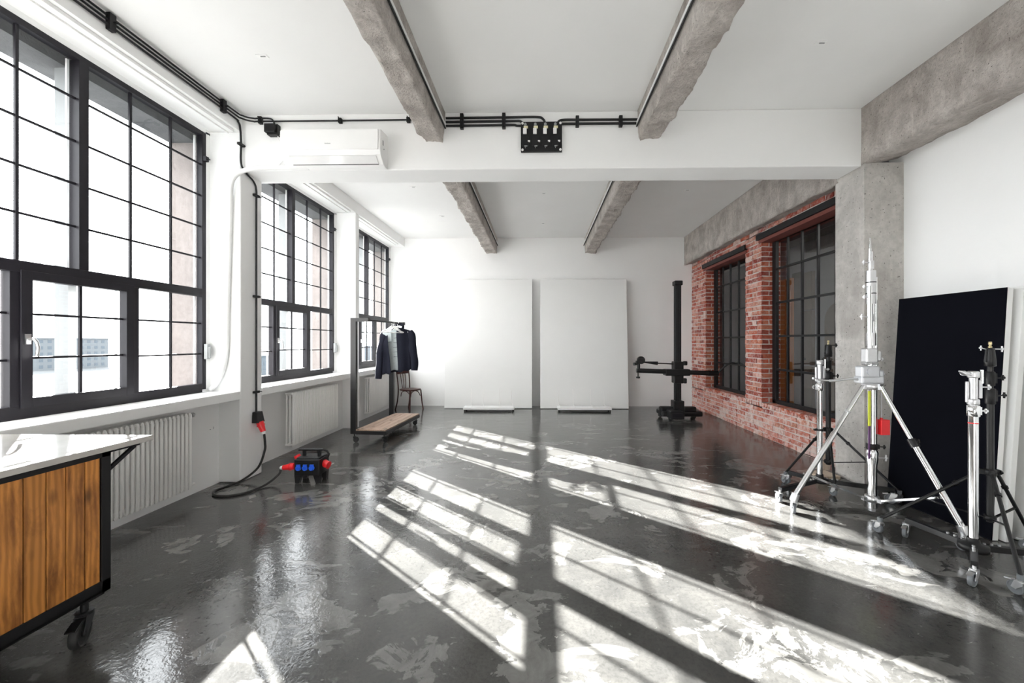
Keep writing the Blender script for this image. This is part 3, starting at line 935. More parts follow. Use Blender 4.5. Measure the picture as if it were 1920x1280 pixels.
b = MB(); b.cyl((-wd / 2 - .005, -.03, .17), (-wd / 2 + .01, -.03, .17), .05, n=18); b.cyl((-wd / 2 - .01, .0, .24), (-wd / 2 - .03, .0, .275), .034, .03, n=16)
b.build('inlet_flap', M['red'], e)

def red_plug(label, p0, p1, where):
    e = thing('cable_plug', label, 'plug', p0)
    p0, p1 = Vector(p0), Vector(p1); d = (p1 - p0)
    b = MB(); b.cyl(p0, p0 + d * .25, .036, .036, 18); b.cyl(p0 + d * .25, p0 + d * .32, .041, .041, 18); b.cyl(p0 + d * .32, p0 + d * .8, .034, .026, 18)
    b.build('plug_body', M['red'], e, True)
    b = MB(); b.cyl(p0 + d * .8, p1, .024, .018, 14); b.build('gland', M['plw'], e, True)
pa = Vector((cx - .165, cy - .035, .165)); pb = pa + Vector((-.155, -.0, -.02))
red_plug('red industrial plug pushed into the left end of the power box', pa, pb, '')
sx, sy = XP, 4.25
e = thing('wall_socket', 'black surface socket on the white pillar at the foot of the conduit', 'socket', (sx, sy, .70))
b = MB(); 
b.add([(sx + .002, sy - .055, .60), (sx + .002, sy + .055, .60), (sx + .002, sy + .045, .72), (sx + .002, sy - .045, .72), (sx + .075, sy - .055, .60), (sx + .075, sy + .055, .60), (sx + .055, sy + .045, .72), (sx + .055, sy - .045, .72)],
      [(0, 1, 2, 3), (7, 6, 5, 4), (0, 4, 5, 1), (1, 5, 6, 2), (2, 6, 7, 3), (3, 7, 4, 0)])
b.build('housing', M['blackp'], e, True, bevel=.006)
qa = Vector((sx + .055, sy, .605)); qb = qa + Vector((.05, .0, -.135))
red_plug('red industrial plug hanging out of the wall socket on the pillar', qa, qb, '')
def smooth_path(pts, n=8):
    pts = [Vector(p) for p in pts]; out = []
    P = [pts[0] * 2 - pts[1]] + pts + [pts[-1] * 2 - pts[-2]]
    for i in range(1, len(P) - 2):
        for k in range(n):
            t = k / n; a, b_, c, d = P[i - 1], P[i], P[i + 1], P[i + 2]
            out.append(.5 * ((2 * b_) + (c - a) * t + (2 * a - 5 * b_ + 4 * c - d) * t * t + (3 * b_ - a - 3 * c + d) * t ** 3))
    out.append(pts[-1]); return out
b = MB()
path = smooth_path([qb, qb + Vector((.01, -.0, -.10)), (-3.09, 4.25, .28), (-3.11, 4.18, .12), (-3.17, 4.04, .03), (-3.23, 3.92, .011), (-3.25, 3.78, .011), (-3.17, 3.68, .011), (-3.04, 3.66, .011), (-2.93, 3.72, .011), (-2.87, 3.84, .011), (-2.84, 3.98, .03), (-2.80, 4.07, .09), pb], 10)
b.tube(path, .0115, 10)
tag(b.build('power_cable', M['rubber']), 'thick black cable looping on the floor from the pillar plug to the power box', 'cable')

# ---- black conduits and clamps
def conduit(label, pts, r=.0085, mat='black', name='conduit', cat='conduit'):
    b = MB(); b.tube(smooth_path(pts, 6), r, 10); return tag(b.build(name, M[mat]), label, cat)
xa = XP + .016
yf = 4.07 - .016
conduit('topmost of the three black conduits along the left bulkhead turning to the junction box', [(xa, YF + .1, 3.905), (xa, 2.6, 3.905), (xa, 3.85, 3.905), (xa + .03, 4.02, 3.9), (xa + .12, yf, 3.892), (-3.02, yf, 3.892), (-2.88, yf, 3.885), (-2.84, yf, 3.83), (-2.84, yf, 3.79)])
conduit('middle black conduit along the left bulkhead running on to the concrete beam', [(xa, YF + .1, 3.872), (xa, 2.6, 3.872), (xa, 3.85, 3.872), (xa + .03, 4.0, 3.862), (xa + .12, yf, 3.858), (-3.0, yf, 3.858), (-2.4, yf, 3.858), (-1.8, yf, 3.858), (-1.33, yf, 3.86)])
conduit('lowest black conduit along the left bulkhead dropping down the white pillar to the red plug', [(xa, YF + .1, 3.838), (xa, 2.6, 3.838), (xa, 3.85, 3.838), (xa, 3.99, 3.82), (xa, 4.02, 3.76), (xa, 4.03, 3.6), (xa, 4.03, 3.40), (xa, 4.10, 3.33), (xa, 4.21, 3.28), (xa, 4.25, 3.20), (xa, 4.25, 3.0), (xa, 4.25, 2.0), (xa, 4.25, 1.2), (xa, 4.25, .715)], .0095)
def clamp(label, c, d, group, screw):
    e = thing('pipe_clamp', label, 'clamp', c, group=group)
    b = MB(); b.cbox((0, 0, 0), d); b.build('saddle', M['blackp'], e, bevel=.003)
    b = MB(); s = Vector(screw); b.cyl(s * .2, s, .005, n=8); b.cbox(s * .55, tuple(.010 + abs(v) * .3 for v in s)); b.build('screw', M['blackp'], e)
for y, w in ((1.2, 'out of sight beside the viewer'), (2.79, 'first seen from the near edge'), (3.80, 'next to the corner')):
    clamp('black triple clamp on the left bulkhead conduits, ' + w, (XP + .018, y, 3.868), (.036, .045, .125), 'clamps on the left bulkhead conduits', (.05, .01, .0))
for x, w, hh, zc in ((-2.99, 'left of the junction box', .075, 3.868), (-2.13, 'over the middle of the air conditioner', .05, 3.855), (-1.40, 'next to the left concrete beam', .05, 3.855)):
    clamp('black clamp on the thin crossbeam conduit, ' + w, (x, 4.07 - .018, zc), (.036, .036, hh), 'clamps on the thin crossbeam conduit', (0, -.045, .018))
for z, w in ((3.60, 'high beside the crossbeam'), (3.14, 'just below the crossbeam'), (2.01, 'halfway up the pillar'), (.94, 'just above the wall socket')):
    clamp('black clamp on the pillar conduit, ' + w, (XP + .016, 4.25 if z < 3.3 else 4.03, z), (.032, .075, .026), 'clamps on the pillar conduit', (.02, .06, 0))
# conduits left and right of the switch panel
conduit('upper of three black conduits left of the switch panel', [(-1.0, yf, 3.873), (-.6, yf, 3.873), (-.3, yf, 3.874), (-.03, yf, 3.874), (.03, yf, 3.85), (.05, yf, 3.815)], .012)
conduit('middle of three black conduits left of the switch panel', [(-1.0, yf, 3.832), (-.6, yf, 3.833), (-.26, yf, 3.834), (-.22, yf, 3.834), (-.19, yf, 3.818), (-.18, yf, 3.80)], .012)
conduit('lower of three black conduits left of the switch panel', [(-1.0, yf, 3.790), (-.6, yf, 3.791), (-.30, yf, 3.793), (-.25, yf, 3.785), (-.20, yf, 3.783)], .012)
conduit('upper of two black conduits right of the switch panel', [(.18, yf, 3.80), (.20, yf, 3.83), (.26, yf, 3.842), (.5, yf, 3.84), (1.02, yf, 3.838)], .012)
conduit('lower of two black conduits right of the switch panel', [(.21, yf, 3.790), (.26, yf, 3.799), (.5, yf, 3.799), (1.02, yf, 3.797)], .012)
for x, w, zc, hh in ((-.83, 'next to the left concrete beam', 3.833, .16), (-.385, 'close to the left of the switch panel', 3.834, .16), (.39, 'close to the right of the switch panel', 3.82, .115), (.845, 'next to the right concrete beam', 3.818, .115)):
    clamp('tall black clamp across the switch panel conduits, ' + w, (x, 4.07 - .018, zc), (.036, .036, hh), 'tall clamps on the switch panel conduits', (0, -.03, .004))

# ---- switch panel
e = thing('switch_panel', 'black electrical switch panel on the white crossbeam', 'electrical panel', (.011, 4.065, 3.655))
b = MB(); b.box(-.215, .217, -.035, -.001, -.155, .158); b.build('back_plate', M['blackp'], e, bevel=.004)
for i in range(4):
    x = -.163 + i * .105
    b = MB(); b.box(x - .022, x + .022, -.046, -.035, .085, .108); b.build('terminal', M['cream'], e)
    b = MB(); b.box(x - .028, x + .009, -.052, -.035, .025, .083); b.build('relay', M['plw'], e, bevel=.002)
    b = MB(); b.box(x - .04, x + .03, -.048, -.035, -.10, -.002); b.build('breaker', M['black'], e)
    b = MB(); b.cyl((x - .005, -.05, .125), (x - .005, -.035, .125), .014, n=12); b.build('cable_gland', M['postgrey'], e)
    b = MB(); b.box(x + .022, x + .045, -.052, -.035, -.058, -.045); b.build('indicator', M['plw'], e)
    b = MB(); b.box(x - .014, x + .016, -.05, -.035, -.105, -.098); b.bar((x - .012, -.045, -.10), (x - .002, -.045, -.125), .005, .004); b.build('spring_clip', M['postgrey'], e)
for x in (-.198, .200):
    for z in (-.138, .140):
        b = MB(); b.cyl((x, -.043, z), (x, -.035, z), .011, .013, 14); b.build('screw_head', M['plw'], e)

# ---- junction box + white lead
e = thing('junction_box', 'small black junction box left of the air conditioner', 'junction box', (-2.85, 4.068, 3.755))
b = MB(); b.box(-.055, .055, -.085, -.002, -.045, .045); b.box(.045, .07, -.05, -.002, -.04, .055); b.build('box_body', M['blackp'], e, bevel=.005)
b = MB(); b.box(-.04, .06, -.06, -.002, -.062, -.045); b.build('cable_entry', M['blackp'], e)
conduit('thin white lead from the junction box to the air conditioner', [(-2.80, 4.045, 3.70), (-2.77, 4.045, 3.62), (-2.72, 4.05, 3.54), (-2.74, 4.05, 3.45), (-2.80, 4.052, 3.38)], .005, 'plw', 'white_lead', 'cable')

# ---- air conditioner
e = thing('air_conditioner', 'white split air conditioner on the crossbeam', 'air conditioner', (-2.14, 4.068, 3.5))
b = MB(); x0, x1 = -2.66, -1.625
prof = [(4.066, 3.69), (3.90, 3.675), (3.875, 3.66), (3.868, 3.46), (3.88, 3.41), (3.96, 3.345), (4.0, 3.335), (4.066, 3.335)]
n = len(prof)
vs = [(x, y, z) for x in (x0, x1) for y, z in prof]
b.add(vs, [tuple(range(n))[::-1], tuple(range(n, 2 * n))] + [(i, (i + 1) % n, n + (i + 1) % n, n + i) for i in range(n)])
b.build('casing', M['plw'], e, True, bevel=.006)
b = MB(); b.box(x0 + .02, x1 - .02, 3.860, 3.87, 3.455, 3.66); b.build('front_panel', M['plw'], e, True, bevel=.003)
m3 = Matrix.Rotation(R(-40), 3, 'X')
b = MB(); b.cbox(((x0 + x1) / 2 + .02, 3.917, 3.374), (x1 - x0 - .14, .006, .088), Matrix.Rotation(math.atan2(.08, .065), 3, 'X')); b.build('air_flap', simple('gloss_flap', (.70, .70, .70), .12), e, True)
b = MB(); b.cbox(((x0 + x1) / 2 + .02, 3.953, 3.342), (x1 - x0 - .14, .004, .006)); b.build('outlet_slot', M['blackp'], e, True)
b = MB()
for q in range(7): b.cbox((x0 + .475 + q * .0085, 3.8585, 3.515 + (.001 if q in (0, 3) else 0)), (.005, .002, .009 if q in (0, 3, 6) else .006))
b.build('maker_mark', M['postgrey'], e, True)
b = MB(); b.box(x1 - .002, x1 + .002, 3.93, 3.95, 3.53, 3.58); b.cyl((x1, 3.96, 3.50), (x1 + .004, 3.96, 3.50), .006); b.build('side_label', M['postgrey'], e, True)
# white drain pipe from the unit over the pillar and down the reveal
b = MB()
path = smooth_path([(-2.46, 4.036, 3.352), (-2.66, 4.03, 3.352), (-2.95, 4.012, 3.345), (-3.12, 3.998, 3.31), (-3.21, 3.992, 3.26), (-3.262, 3.995, 3.17), (-3.285, 4.01, 3.0), (-3.30, 4.015, 2.6), (-3.315, 4.015, 2.1), (-3.325, 4.015, 1.7), (-3.33, 4.015, 1.45), (-3.345, 4.012, 1.30), (-3.39, 4.012, 1.14), (-3.45, 4.012, 1.04), (-3.50, 4.010, 1.0)], 7)
b.tube(path, .024, 12)
tag(b.build('drain_pipe', M['plw']), 'white pipe curving from the air conditioner down beside the nearest window', 'pipe')

# ---- LED strips and cables on the ceiling beams
def strip_on_beam(x, z, y0, y1, s, label, lc):
    b = MB(); b.box(min(x, x + s * .014), max(x, x + s * .014), y0, y1, z + .02, z + .048)
    tag(b.build('led_strip', M['plw']), 'white light strip ' + label, 'light strip')
    b = MB(); b.tube([(x + s * .009, y0, z), (x + s * .009, y1, z)], .009, 8)
    tag(b.build('beam_cable', M['rubber']), 'black cable ' + label, 'cable')
strip_on_beam(-1.015, 3.765, YF + .1, 4.05, 1, 'along the inner side of the near left concrete beam', 0)
strip_on_beam(1.022, 3.765, YF + .1, 4.05, -1, 'along the inner side of the near right concrete beam', 0)
strip_on_beam(-1.005, 3.755, 4.43, 8.98, 1, 'along the inner side of the far left concrete beam', 0)
strip_on_beam(1.025, 3.755, 4.43, 8.98, -1, 'along the inner side of the far right concrete beam', 0)

# ---- ceiling plates
for x, y, w in ((-2.371, 3.235, 'in front of the air conditioner'), (2.283, 3.173, 'on the near right'), (-2.0, 6.0, 'beyond the crossbeam on the left'), (-1.9, 7.4, 'deep in the far bay on the left'), (.05, 6.3, 'between the far beams nearer the crossbeam'), (.05, 7.9, 'between the far beams close to the back wall'), (2.35, 6.2, 'in the far bay on the right')):
    e = thing('ceiling_plate', 'tiny white plate on the ceiling ' + w, 'ceiling fitting', (x, y, ZC), group='tiny plates on the ceiling')
    b = MB(); b.box(-.045, .045, -.02, .02, -.006, 0); b.build('plate', M['plw'], e)
    b = MB(); b.box(-.012, .03, -.008, -.002, -.012, -.006); b.build('slot', M['postgrey'], e)

# ---- clothes rack
rz = R(-3.5)
RO = Vector((-2.83, 5.70, 0))
e = thing('clothes_rack', 'black steel clothes rack with wooden deck on wheels by the middle window', 'clothes rack', RO, rz)
Lr = 1.27; Wd = .47
for nm, y in (('post', 0), ('post', Lr)):
    b = MB(); b.box(0, .085, y - .025, y + .025, .13, 1.86); b.build(nm, M['black'], e, bevel=.002)
for y in (0, Lr):
    b = MB(); b.box(.085, .285, y - .025, y + .025, 1.805, 1.86); b.build('arm', M['black'], e, bevel=.002)
b = MB(); b.tube([(.262, -.03, 1.832), (.262, Lr + .03, 1.832)], .016, 12); b.build('hanging_rail', M['steel'], e)
b = MB(); b.cyl((.262, -.045, 1.832), (.262, -.028, 1.832), .028, n=16); b.build('rail_cap', M['black'], e)
b = MB(); z0 = .125
b.box(.085, .085 + Wd, -.03, .01, z0, z0 + .055); b.box(.085, .085 + Wd, Lr - .01, Lr + .03, z0, z0 + .055); b.box(.085 + Wd - .04, .085 + Wd, .01, Lr - .01, z0, z0 + .055); b.box(.085, .125, .01, Lr - .01, z0, z0 + .055)
b.build('deck_frame', M['black'], e, bevel=.002)
b = MB()
nb = 5
for i in range(nb):
    b.t = (random.random(),) * 3
    x = .088 + i * (Wd - .006) / nb
    b.box(x, x + (Wd - .006) / nb - .006, -.028, Lr + .028, z0 + .056, z0 + .074)
b.build('deck_boards', M['pallet'], e, bevel=.002)
Mr = Matrix.Translation(RO) @ Matrix.Rotation(rz, 4, 'Z')
for lx, ly, yw in ((.05, .0, 200), (.50, .02, 240), (.06, Lr, 30), (.51, Lr - .02, 10)):
    p = Mr @ Vector((lx, ly, 0)); caster(e, (p.x, p.y), .04, R(yw), 'black', 'rubber', .13, False, .02)

# ---- hangers and jacket
def hanger_mesh(wd, droop=.10):
    b = MB()
    b.tube(smooth_path([(-wd / 2, 0, -droop), (-wd / 4, 0, -droop * .55), (0, 0, 0), (wd / 4, 0, -droop * .55), (wd / 2, 0, -droop)], 5), .009, 8)
    b.tube([(-wd / 2, 0, -droop), (wd / 2, 0, -droop - .004)], .006, 8)
    b.tube(smooth_path([(0, 0, 0), (0, 0, .035), (-.016, 0, .062), (0, 0, .085), (.02, 0, .075), (.022, 0, .06)], 5), .003, 6)
    return b
hb = Mr @ Vector((.262, 0, 0)); hdir = Matrix.Rotation(rz, 3, 'Z') @ Vector((0, 1, 0))
rail = lambda t: Vector((hb.x, hb.y, 1.765)) + hdir * t
for t, yw, w in ((1.02, 0, 'inside the navy jacket'), (.80, 52, 'empty and nearest along the rail'), (.86, 48, 'empty in the middle of the rail'), (.92, 56, 'empty and touching the jacket')):
    p = rail(t)
    e = thing('coat_hanger', 'white plastic coat hanger, ' + w, 'hanger', p, rz + R(yw), group='white hangers on the rack')
    hanger_mesh(.40 if yw == 0 else .36).build('hanger_body', M['plw'], e)
jk = thing('jacket', 'navy jacket with pale grey lining hanging on the clothes rack', 'jacket', rail(1.02) + Vector((0, 0, .02)), rz + R(4))
jk.scale = (1.03, 1, 1.10)
def fold(x, z, s): return .010 * math.sin(x * 38 + s + z * 2.2) * min(1, max(0, -z) * 2.2) + .012 * noise.noise(Vector((x * 6 + s, z * 5, s)))
def shoulder(x):   # height of the shoulder line over half-width x
    return -.02 - .30 * abs(x) ** 1.15 * 1.0
H = .79
def panel(xa, xb, yside, zb, s, seg=12, rows=16, bulge=.07):
    out = []
    for j in range(rows + 1):
        t = j / rows; r = []
        for i in range(seg + 1):
            u = i / seg; x0 = xa(t) * (1 - u) + xb(t) * u
            top = shoulder(x0); z = top + (zb(x0) - top) * t
            yy = yside * (bulge * math.sin(min(1, t * 4) * math.pi / 2) * (1 - (abs(x0) / .34) ** 2 * .8)) + fold(x0, z, s)
            r.append((x0, yy, z))
        out.append(r)
    return out
hem = lambda x: -H * .94 + .16 * (x + .05) * (1 if x > 0 else .35) + .008 * math.sin(x * 60)
b = MB(); b.sheet(panel(lambda t: -.23 - .02 * t, lambda t: .23 + .01 * t, 1, hem, 1.0)); b.build('back', M['navy'], jk, solid=.006, subsurf=1)
b = MB(); b.sheet(panel(lambda t: -.20 - .02 * t, lambda t: .02 + .03 * t, .6, lambda x: hem(x) + .03, 4.0)); b.build('lining', M['lightcloth'], jk, solid=.004, subsurf=1)['label'] = 'pale grey quilted lining showing in the open front'
b = MB()
for q in range(5):
    zq = -.20 - q * .075
    b.tube([(-.115, -.0 + .045, zq), (-.06, .040, zq + .006), (-.02 + q * .006, .042, zq + .014)], .005, 6, flat=.5)
b.build('quilting_bands', M['navy'], jk)
b = MB(); b.sheet(panel(lambda t: -.01 + .04 * t, lambda t: .22 + .015 * t, -1, lambda x: hem(x) - .01, 2.0)); b.build('right_front', M['navy'], jk, solid=.007, subsurf=1)
b = MB(); b.sheet(panel(lambda t: -.225 - .02 * t, lambda t: -.165 + .085 * t, -1, lambda x: hem(x) - .02, 3.0)); b.build('left_front', M['navy'], jk, solid=.007, subsurf=1)
b = MB(); b.sheet([[(x, -.055 * (1 - j / 4) + .02 * (j / 4) - .02, shoulder(x) + .008 - .055 * j) for x in [-.235 + .02 * i for i in range(8)]] for j in range(5)])
b.build('shoulder_lining', M['lightcloth'], jk, solid=.006, subsurf=1)['label'] = 'pale grey shoulder patch'
for s, x0, ln, sw in ((-1, -.22, .80, -.05), (1, .215, .66, .07)):
    b = MB(); pts = []; rs = []
    for j in range(11):
        t = j / 10
        pts.append((x0 + s * (.005 + .085 * math.sin(t * 1.5)) + .008 * math.sin(t * 11), -.01 - .03 * t + .01 * math.sin(t * 8), -.075 - ln * t * .96))
        rs.append(.070 - .010 * t + .005 * math.sin(t * 17))
    rs[0] = .035
    b.tube(pts, .06, 16, rs, flat=.8); b.build('sleeve', M['navy'], jk, subsurf=1)
b = MB(); b.tube(smooth_path([(-.09, -.04, -.05), (-.085, .03, .0), (0, .05, .03), (.085, .03, .0), (.10, -.045, -.05)], 5), .02, 8, flat=1.6)
b.build('collar', M['navy'], jk, subsurf=1)

# ---- bentwood chair
ca = R(-28)
e = thing('bentwood_chair', 'red brown bentwood chair in the far left corner', 'chair', (-2.90, 8.50, 0), ca)
b = MB(); prof = []
def seat_o(s, z, k=20):
    out = []
    for i in range(k):
        a = 2 * math.pi * i / k
        cxx, syy = math.cos(a), math.sin(a)
        out.append((s * .215 * math.copysign(abs(cxx) ** .7, cxx), s * (.20 + .015 * cxx) * math.copysign(abs(syy) ** .7, syy), z))
    return out
vs = seat_o(.96, .43) + seat_o(1.0, .44) + seat_o(1.0, .455) + seat_o(.93, .462)
fs = [(j * 20 + i, j * 20 + (i + 1) % 20, (j + 1) * 20 + (i + 1) % 20, (j + 1) * 20 + i) for j in range(3) for i in range(20)]
b.add(vs, fs, True); b.add(vs[:20], [tuple(range(20))[::-1]]); b.add(vs[-20:], [tuple(range(20))]); b.build('seat', M['redwood'], e)
for sx2, sy2 in ((1, 1), (1, -1)):
    b = MB(); b.tube(smooth_path([(.17, sy2 * .155, .435), (.178, sy2 * .165, .30), (.19, sy2 * .18, .12), (.205, sy2 * .195, .0)], 4), .014, 10, None); b.build('leg', M['redwood'], e)
for sy2 in (1, -1):
    b = MB(); b.tube(smooth_path([(-.25, sy2 * .19, 0), (-.20, sy2 * .175, .2), (-.185, sy2 * .165, .44), (-.20, sy2 * .17, .65), (-.235, sy2 * .175, .87)], 5), .014, 10); b.build('leg', M['redwood'], e)['label'] = 'rear leg running up into the back post'
for p0, p1 in (((.15, .14), (.15, -.14)), ((.15, .14), (-.15, .14)), ((.15, -.14), (-.15, -.14))):
    b = MB(); a, c = Vector((*p0, 0)), Vector((*p1, 0))
    b.tube(smooth_path([a + Vector((0.02, 0, .30)), a.lerp(c, .15) + Vector((0, 0, .385)), a.lerp(c, .5) + Vector((0, 0, .425)), a.lerp(c, .85) + Vector((0, 0, .385)), c + Vector((.02, 0, .30))], 5), .008, 8)
    b.build('brace', M['redwood'], e)
b = MB(); b.sheet([[(-.232 - .012 * (1 - (v / .17) ** 2), v, z) for v in [-.17 + .034 * i for i in range(11)]] for z in (.785, .80, .83, .86, .875)]); b.build('top_rail', M['redwood'], e, solid=.018)
for v in (-.06, .0, .06):
    b = MB(); b.tube(smooth_path([(-.185, v * .7, .455), (-.198, v * 1.0, .6), (-.232, v * 1.1, .80)], 5), .008, 8); b.build('back_spindle', M['redwood'], e)

# ---- leaning white panels and their holders
for x0, x1, lab in ((-2.165, -.185, 'tall white foam panel leaning on the back wall, the left one of the pair'), (0.0, 1.978, 'tall white foam panel leaning on the back wall, the right one of the pair')):
    e = thing('foam_board', lab, 'panel', ((x0 + x1) / 2, 8.62, 0), group='white panels against the back wall')
    b = MB(); b.T = Matrix.Translation((0, 0, .012)) @ Matrix.Rotation(R(-4.6), 4, 'X')
    b.box((x0 - x1) / 2, (x1 - x0) / 2, 0, .055, 0, 2.94); b.build('board', M['foam'], e, bevel=.004)
for x0, x1, rods in ((-1.665, -.56, (.135, .40, .76, 1.045)), (.375, 1.53, (.03, .35, .735, 1.03))):
    e = thing('panel_holder', 'white rod holder on wheels at the foot of the %s white panel' % ('left' if x0 < 0 else 'right'), 'panel holder', (x0, 8.38, 0), group='rod holders under the white panels')
    w = x1 - x0
    b = MB(); b.box(0, w, -.14, .12, .045, .090); b.build('base_plate', M['plw'], e, bevel=.003)
    for r in rods:
        b = MB(); b.tube(smooth_path([(r + .035, -.12, .096), (r + .025, .0, .10), (r, .10, .13), (r - .002, .115, .25), (r - .008 + (.0 if r != rods[-1] else -.02), .13, .46)], 5), .006, 8); b.build('rod', M['radw'], e)
    b = MB(); b.box(.03, w - .03, -.09, .10, .022, .044); b.build('skid', M['blackp'], e)
    for xx in (.03, w - .03):
        for yy in (-.10, .08):
            b = MB(); b.cyl((xx - .012, yy, .025), (xx + .012, yy, .025), .025, n=14); b.build('wheel', M['rubber'], e)

# ---- black studio camera column
e = thing('camera_column', 'black studio camera column with a cross arm near the brick wall', 'studio stand', (2.68, 7.55, 0))
b = MB()
b.box(-.048, .048, -.055, .055, .25, 2.62)
for s in (-1, 1): b.box(-.058, -.044, s * .035 - .01, s * .035 + .01, .26, 2.60); b.box(.044, .058, s * .035 - .01, s * .035 + .01, .26, 2.60)
b.box(-.026, -.014, -.063, -.05, .3, 2.6); b.box(.014, .026, -.063, -.05, .3, 2.6)
b.build('column', M['black'], e, bevel=.004)
b = MB(); b.box(-.078, .078, -.08, .08, 2.60, 2.69); b.build('top_cap', M['black'], e, bevel=.015)
b = MB(); b.box(-.10, .10, -.10, .10, .12, .36); b.build('column_foot', M['black'], e, bevel=.01)
b = MB()
b.box(-.09, .09, -.09, .09, .70, 1.12); b.box(-.27, .20, -.14, .05, .85, .975); b.box(.09, .15, -.10, -.02, .70, .80); b.box(.09, .16, -.10, -.02, 1.05, 1.13)
b.build('carriage', M['black'], e, bevel=.015)
b = MB(); b.cyl((-.82, -.09, .95), (.72, -.09, .895), .045, n=16); b.build('cross_arm', M['black'], e)
b = MB(); b.cyl((.55, -.09, .90), (.74, -.09, .893), .052, n=16); b.tube(smooth_path([(.73, -.09, .89), (.82, -.12, 1.0), (.93, -.16, 1.09), (1.0, -.16, 1.10), (1.10, -.16, 1.07)], 5), .016, 8); b.build('arm_crank', M['black'], e)
e2 = thing('camera_head', 'black camera head on the left end of the column cross arm', 'camera head', (1.90, 7.46, .95))
b = MB(); b.cyl((0, 0, .0), (0, 0, .13), .03, n=12); b.cbox((0, 0, .16), (.10, .09, .06)); b.cyl((.045, -.03, .20), (.045, .03, .20), .075, n=20); b.build('head_body', M['black'], e2, bevel=.006)
b = MB(); b.cyl((-.02, 0, .13), (-.10, -.03, .125), .022, .03, n=12); b.build('grip', M['rubber'], e2)
b = MB(); b.cyl((-.01, 0, -.04), (-.01, 0, -.14), .012, n=10); b.cyl((-.01, 0, -.15), (-.01, 0, -.12), .035, .04, n=16); b.build('lock_knob', M['black'], e2)
b = MB(); b.box(-.02, .10, -.06, .06, .215, .232); b.build('mount_plate', M['black'], e2)
b = MB(); b.tube(smooth_path([(-.11, -.08, 1.075), (-.25, -.09, 1.085), (-.42, -.1, 1.09)], 4), .012, 8); b.cyl((-.42, -.1, 1.09), (-.70, -.11, 1.115), .035, .012, 12)
b.build('pan_handle', M['black'], e, bevel=.0)
b = MB(); b.box(-.34, .36, -.05, .10, .045, .24); b.box(-.33, .45, -.12, .30, .06, .16); b.build('base_housing', M['black'], e, bevel=.03)
b = MB(); b.box(-.24, .02, -.32, -.05, .05, .20); b.build('drive_box', M['black'], e, bevel=.012)
b = MB(); b.box(-.215, -.02, -.335, -.321, .09, .165); b.build('cover_plate', M['steel'], e, bevel=.003)
for xx, yy in ((-.27, .2), (.38, .22), (-.2, -.2), (.30, -.02)):
    b = MB(); b.cyl((xx, yy - .02, .04), (xx, yy + .02, .04), .04, n=16); b.build('wheel', M['rubber'], e)

# ---- foam boards leaning at the right wall
def lean_board(name, label, x_foot, x_top, y0, y1, h, th, mats, rz=0, tag2=None):
    ang = math.atan2(x_top - x_foot, h)
    e = thing(name, label, 'foam board', (x_foot, (y0 + y1) / 2, 0), rz)
    L_ = math.hypot(h, x_top - x_foot)
    T = Matrix.Rotation(ang, 4, 'Y')
    b = MB(); b.T = T; b.box(.004, th, -(y1 - y0) / 2, (y1 - y0) / 2, 0.0 + th * math.sin(ang), L_); b.build('foam_core', M['foam'], e, bevel=.004)
    if mats:
        b = MB(); b.T = T; b.box(-.002, .0045, -(y1 - y0) / 2 + .001, (y1 - y0) / 2 - .001, .002 + th * math.sin(ang), L_ - .001); b.build('painted_face', M['foamblack'], e)['label'] = 'matt black painted face'
    return e
lean_board('foam_board', 'thick foam board with a black face leaning by the concrete column', 3.375, 3.50, 2.955, 3.77, 1.915, .052, True, R(4))
lean_board('foam_board', 'white foam board leaning directly behind the black faced one', 3.445, 3.59, 2.93, 3.70, 1.91, .052, False, R(4))
lean_board('foam_board', 'wide white foam board resting flat on the right wall behind the stands', 3.60, 3.68, 2.35, 3.55, 1.93, .05, False)

# ---- wooden offcuts by the column
e = thing('wooden_block', 'pale plywood block lying flat at the foot of the brick wall', 'wood block', (3.16, 4.33, 0), R(8))
b = MB(); b.t = (.4, .2, .7); b.box(-.13, .10, -.10, .10, 0, .018); b.t = (.7, .2, .7); b.box(-.12, .11, -.09, .11, .019, .036); b.build('board', M['ply'], e, bevel=.002)
e = thing('wooden_block', 'pale plywood block standing against the raw concrete column', 'wood block', (3.235, 4.46, .037), R(6))
b = MB(); b.T = Matrix.Rotation(R(8), 4, 'Y'); b.t = (.9, .3, .1); b.box(-.075, .075, -.012, .012, 0, .20); b.t = (.1, .3, .1); b.box(-.07, .06, .013, .03, 0, .17); b.build('board', M['ply'], e, bevel=.002)

# ---- lighting stands
def tee(b, c, d, ln=.05, r=.006):
    """T-handled locking screw: c root, d direction"""
    c, d = Vector(c), Vector(d).normalized()
    b.cyl(c, c + d * ln, r * .8, n=8)
    u = Vector((0, 0, 1)) if abs(d.z) < .9 else Vector((1, 0, 0))
    q = c + d * ln
    b.cyl(q - u * ln * .35, q + u * ln * .35, r, n=8); b.cyl(q - d * .004, q + d * .008, r * 1.8, n=10)

def collar(parent, c, r, h, mat, tdir=None, name='locking_collar', tl=.05):
    b = MB(); c = Vector(c)
    b.lathe([(r * .98, -h / 2), (r * 1.12, -h / 2 + .003), (r * 1.12, h / 2 - .003), (r * .98, h / 2)], 18, c)
    b.cyl(c - Vector((0, 0, h / 2)), c + Vector((0, 0, h / 2)), r * .99, n=18)
    if tdir is not None:
        d = Vector(tdir).normalized(); b.cbox(c + d * r * 1.1, (.022, .022, h * .7)); tee(b, c + d * r, d, tl)
    return b.build(name, M[mat], parent, True)

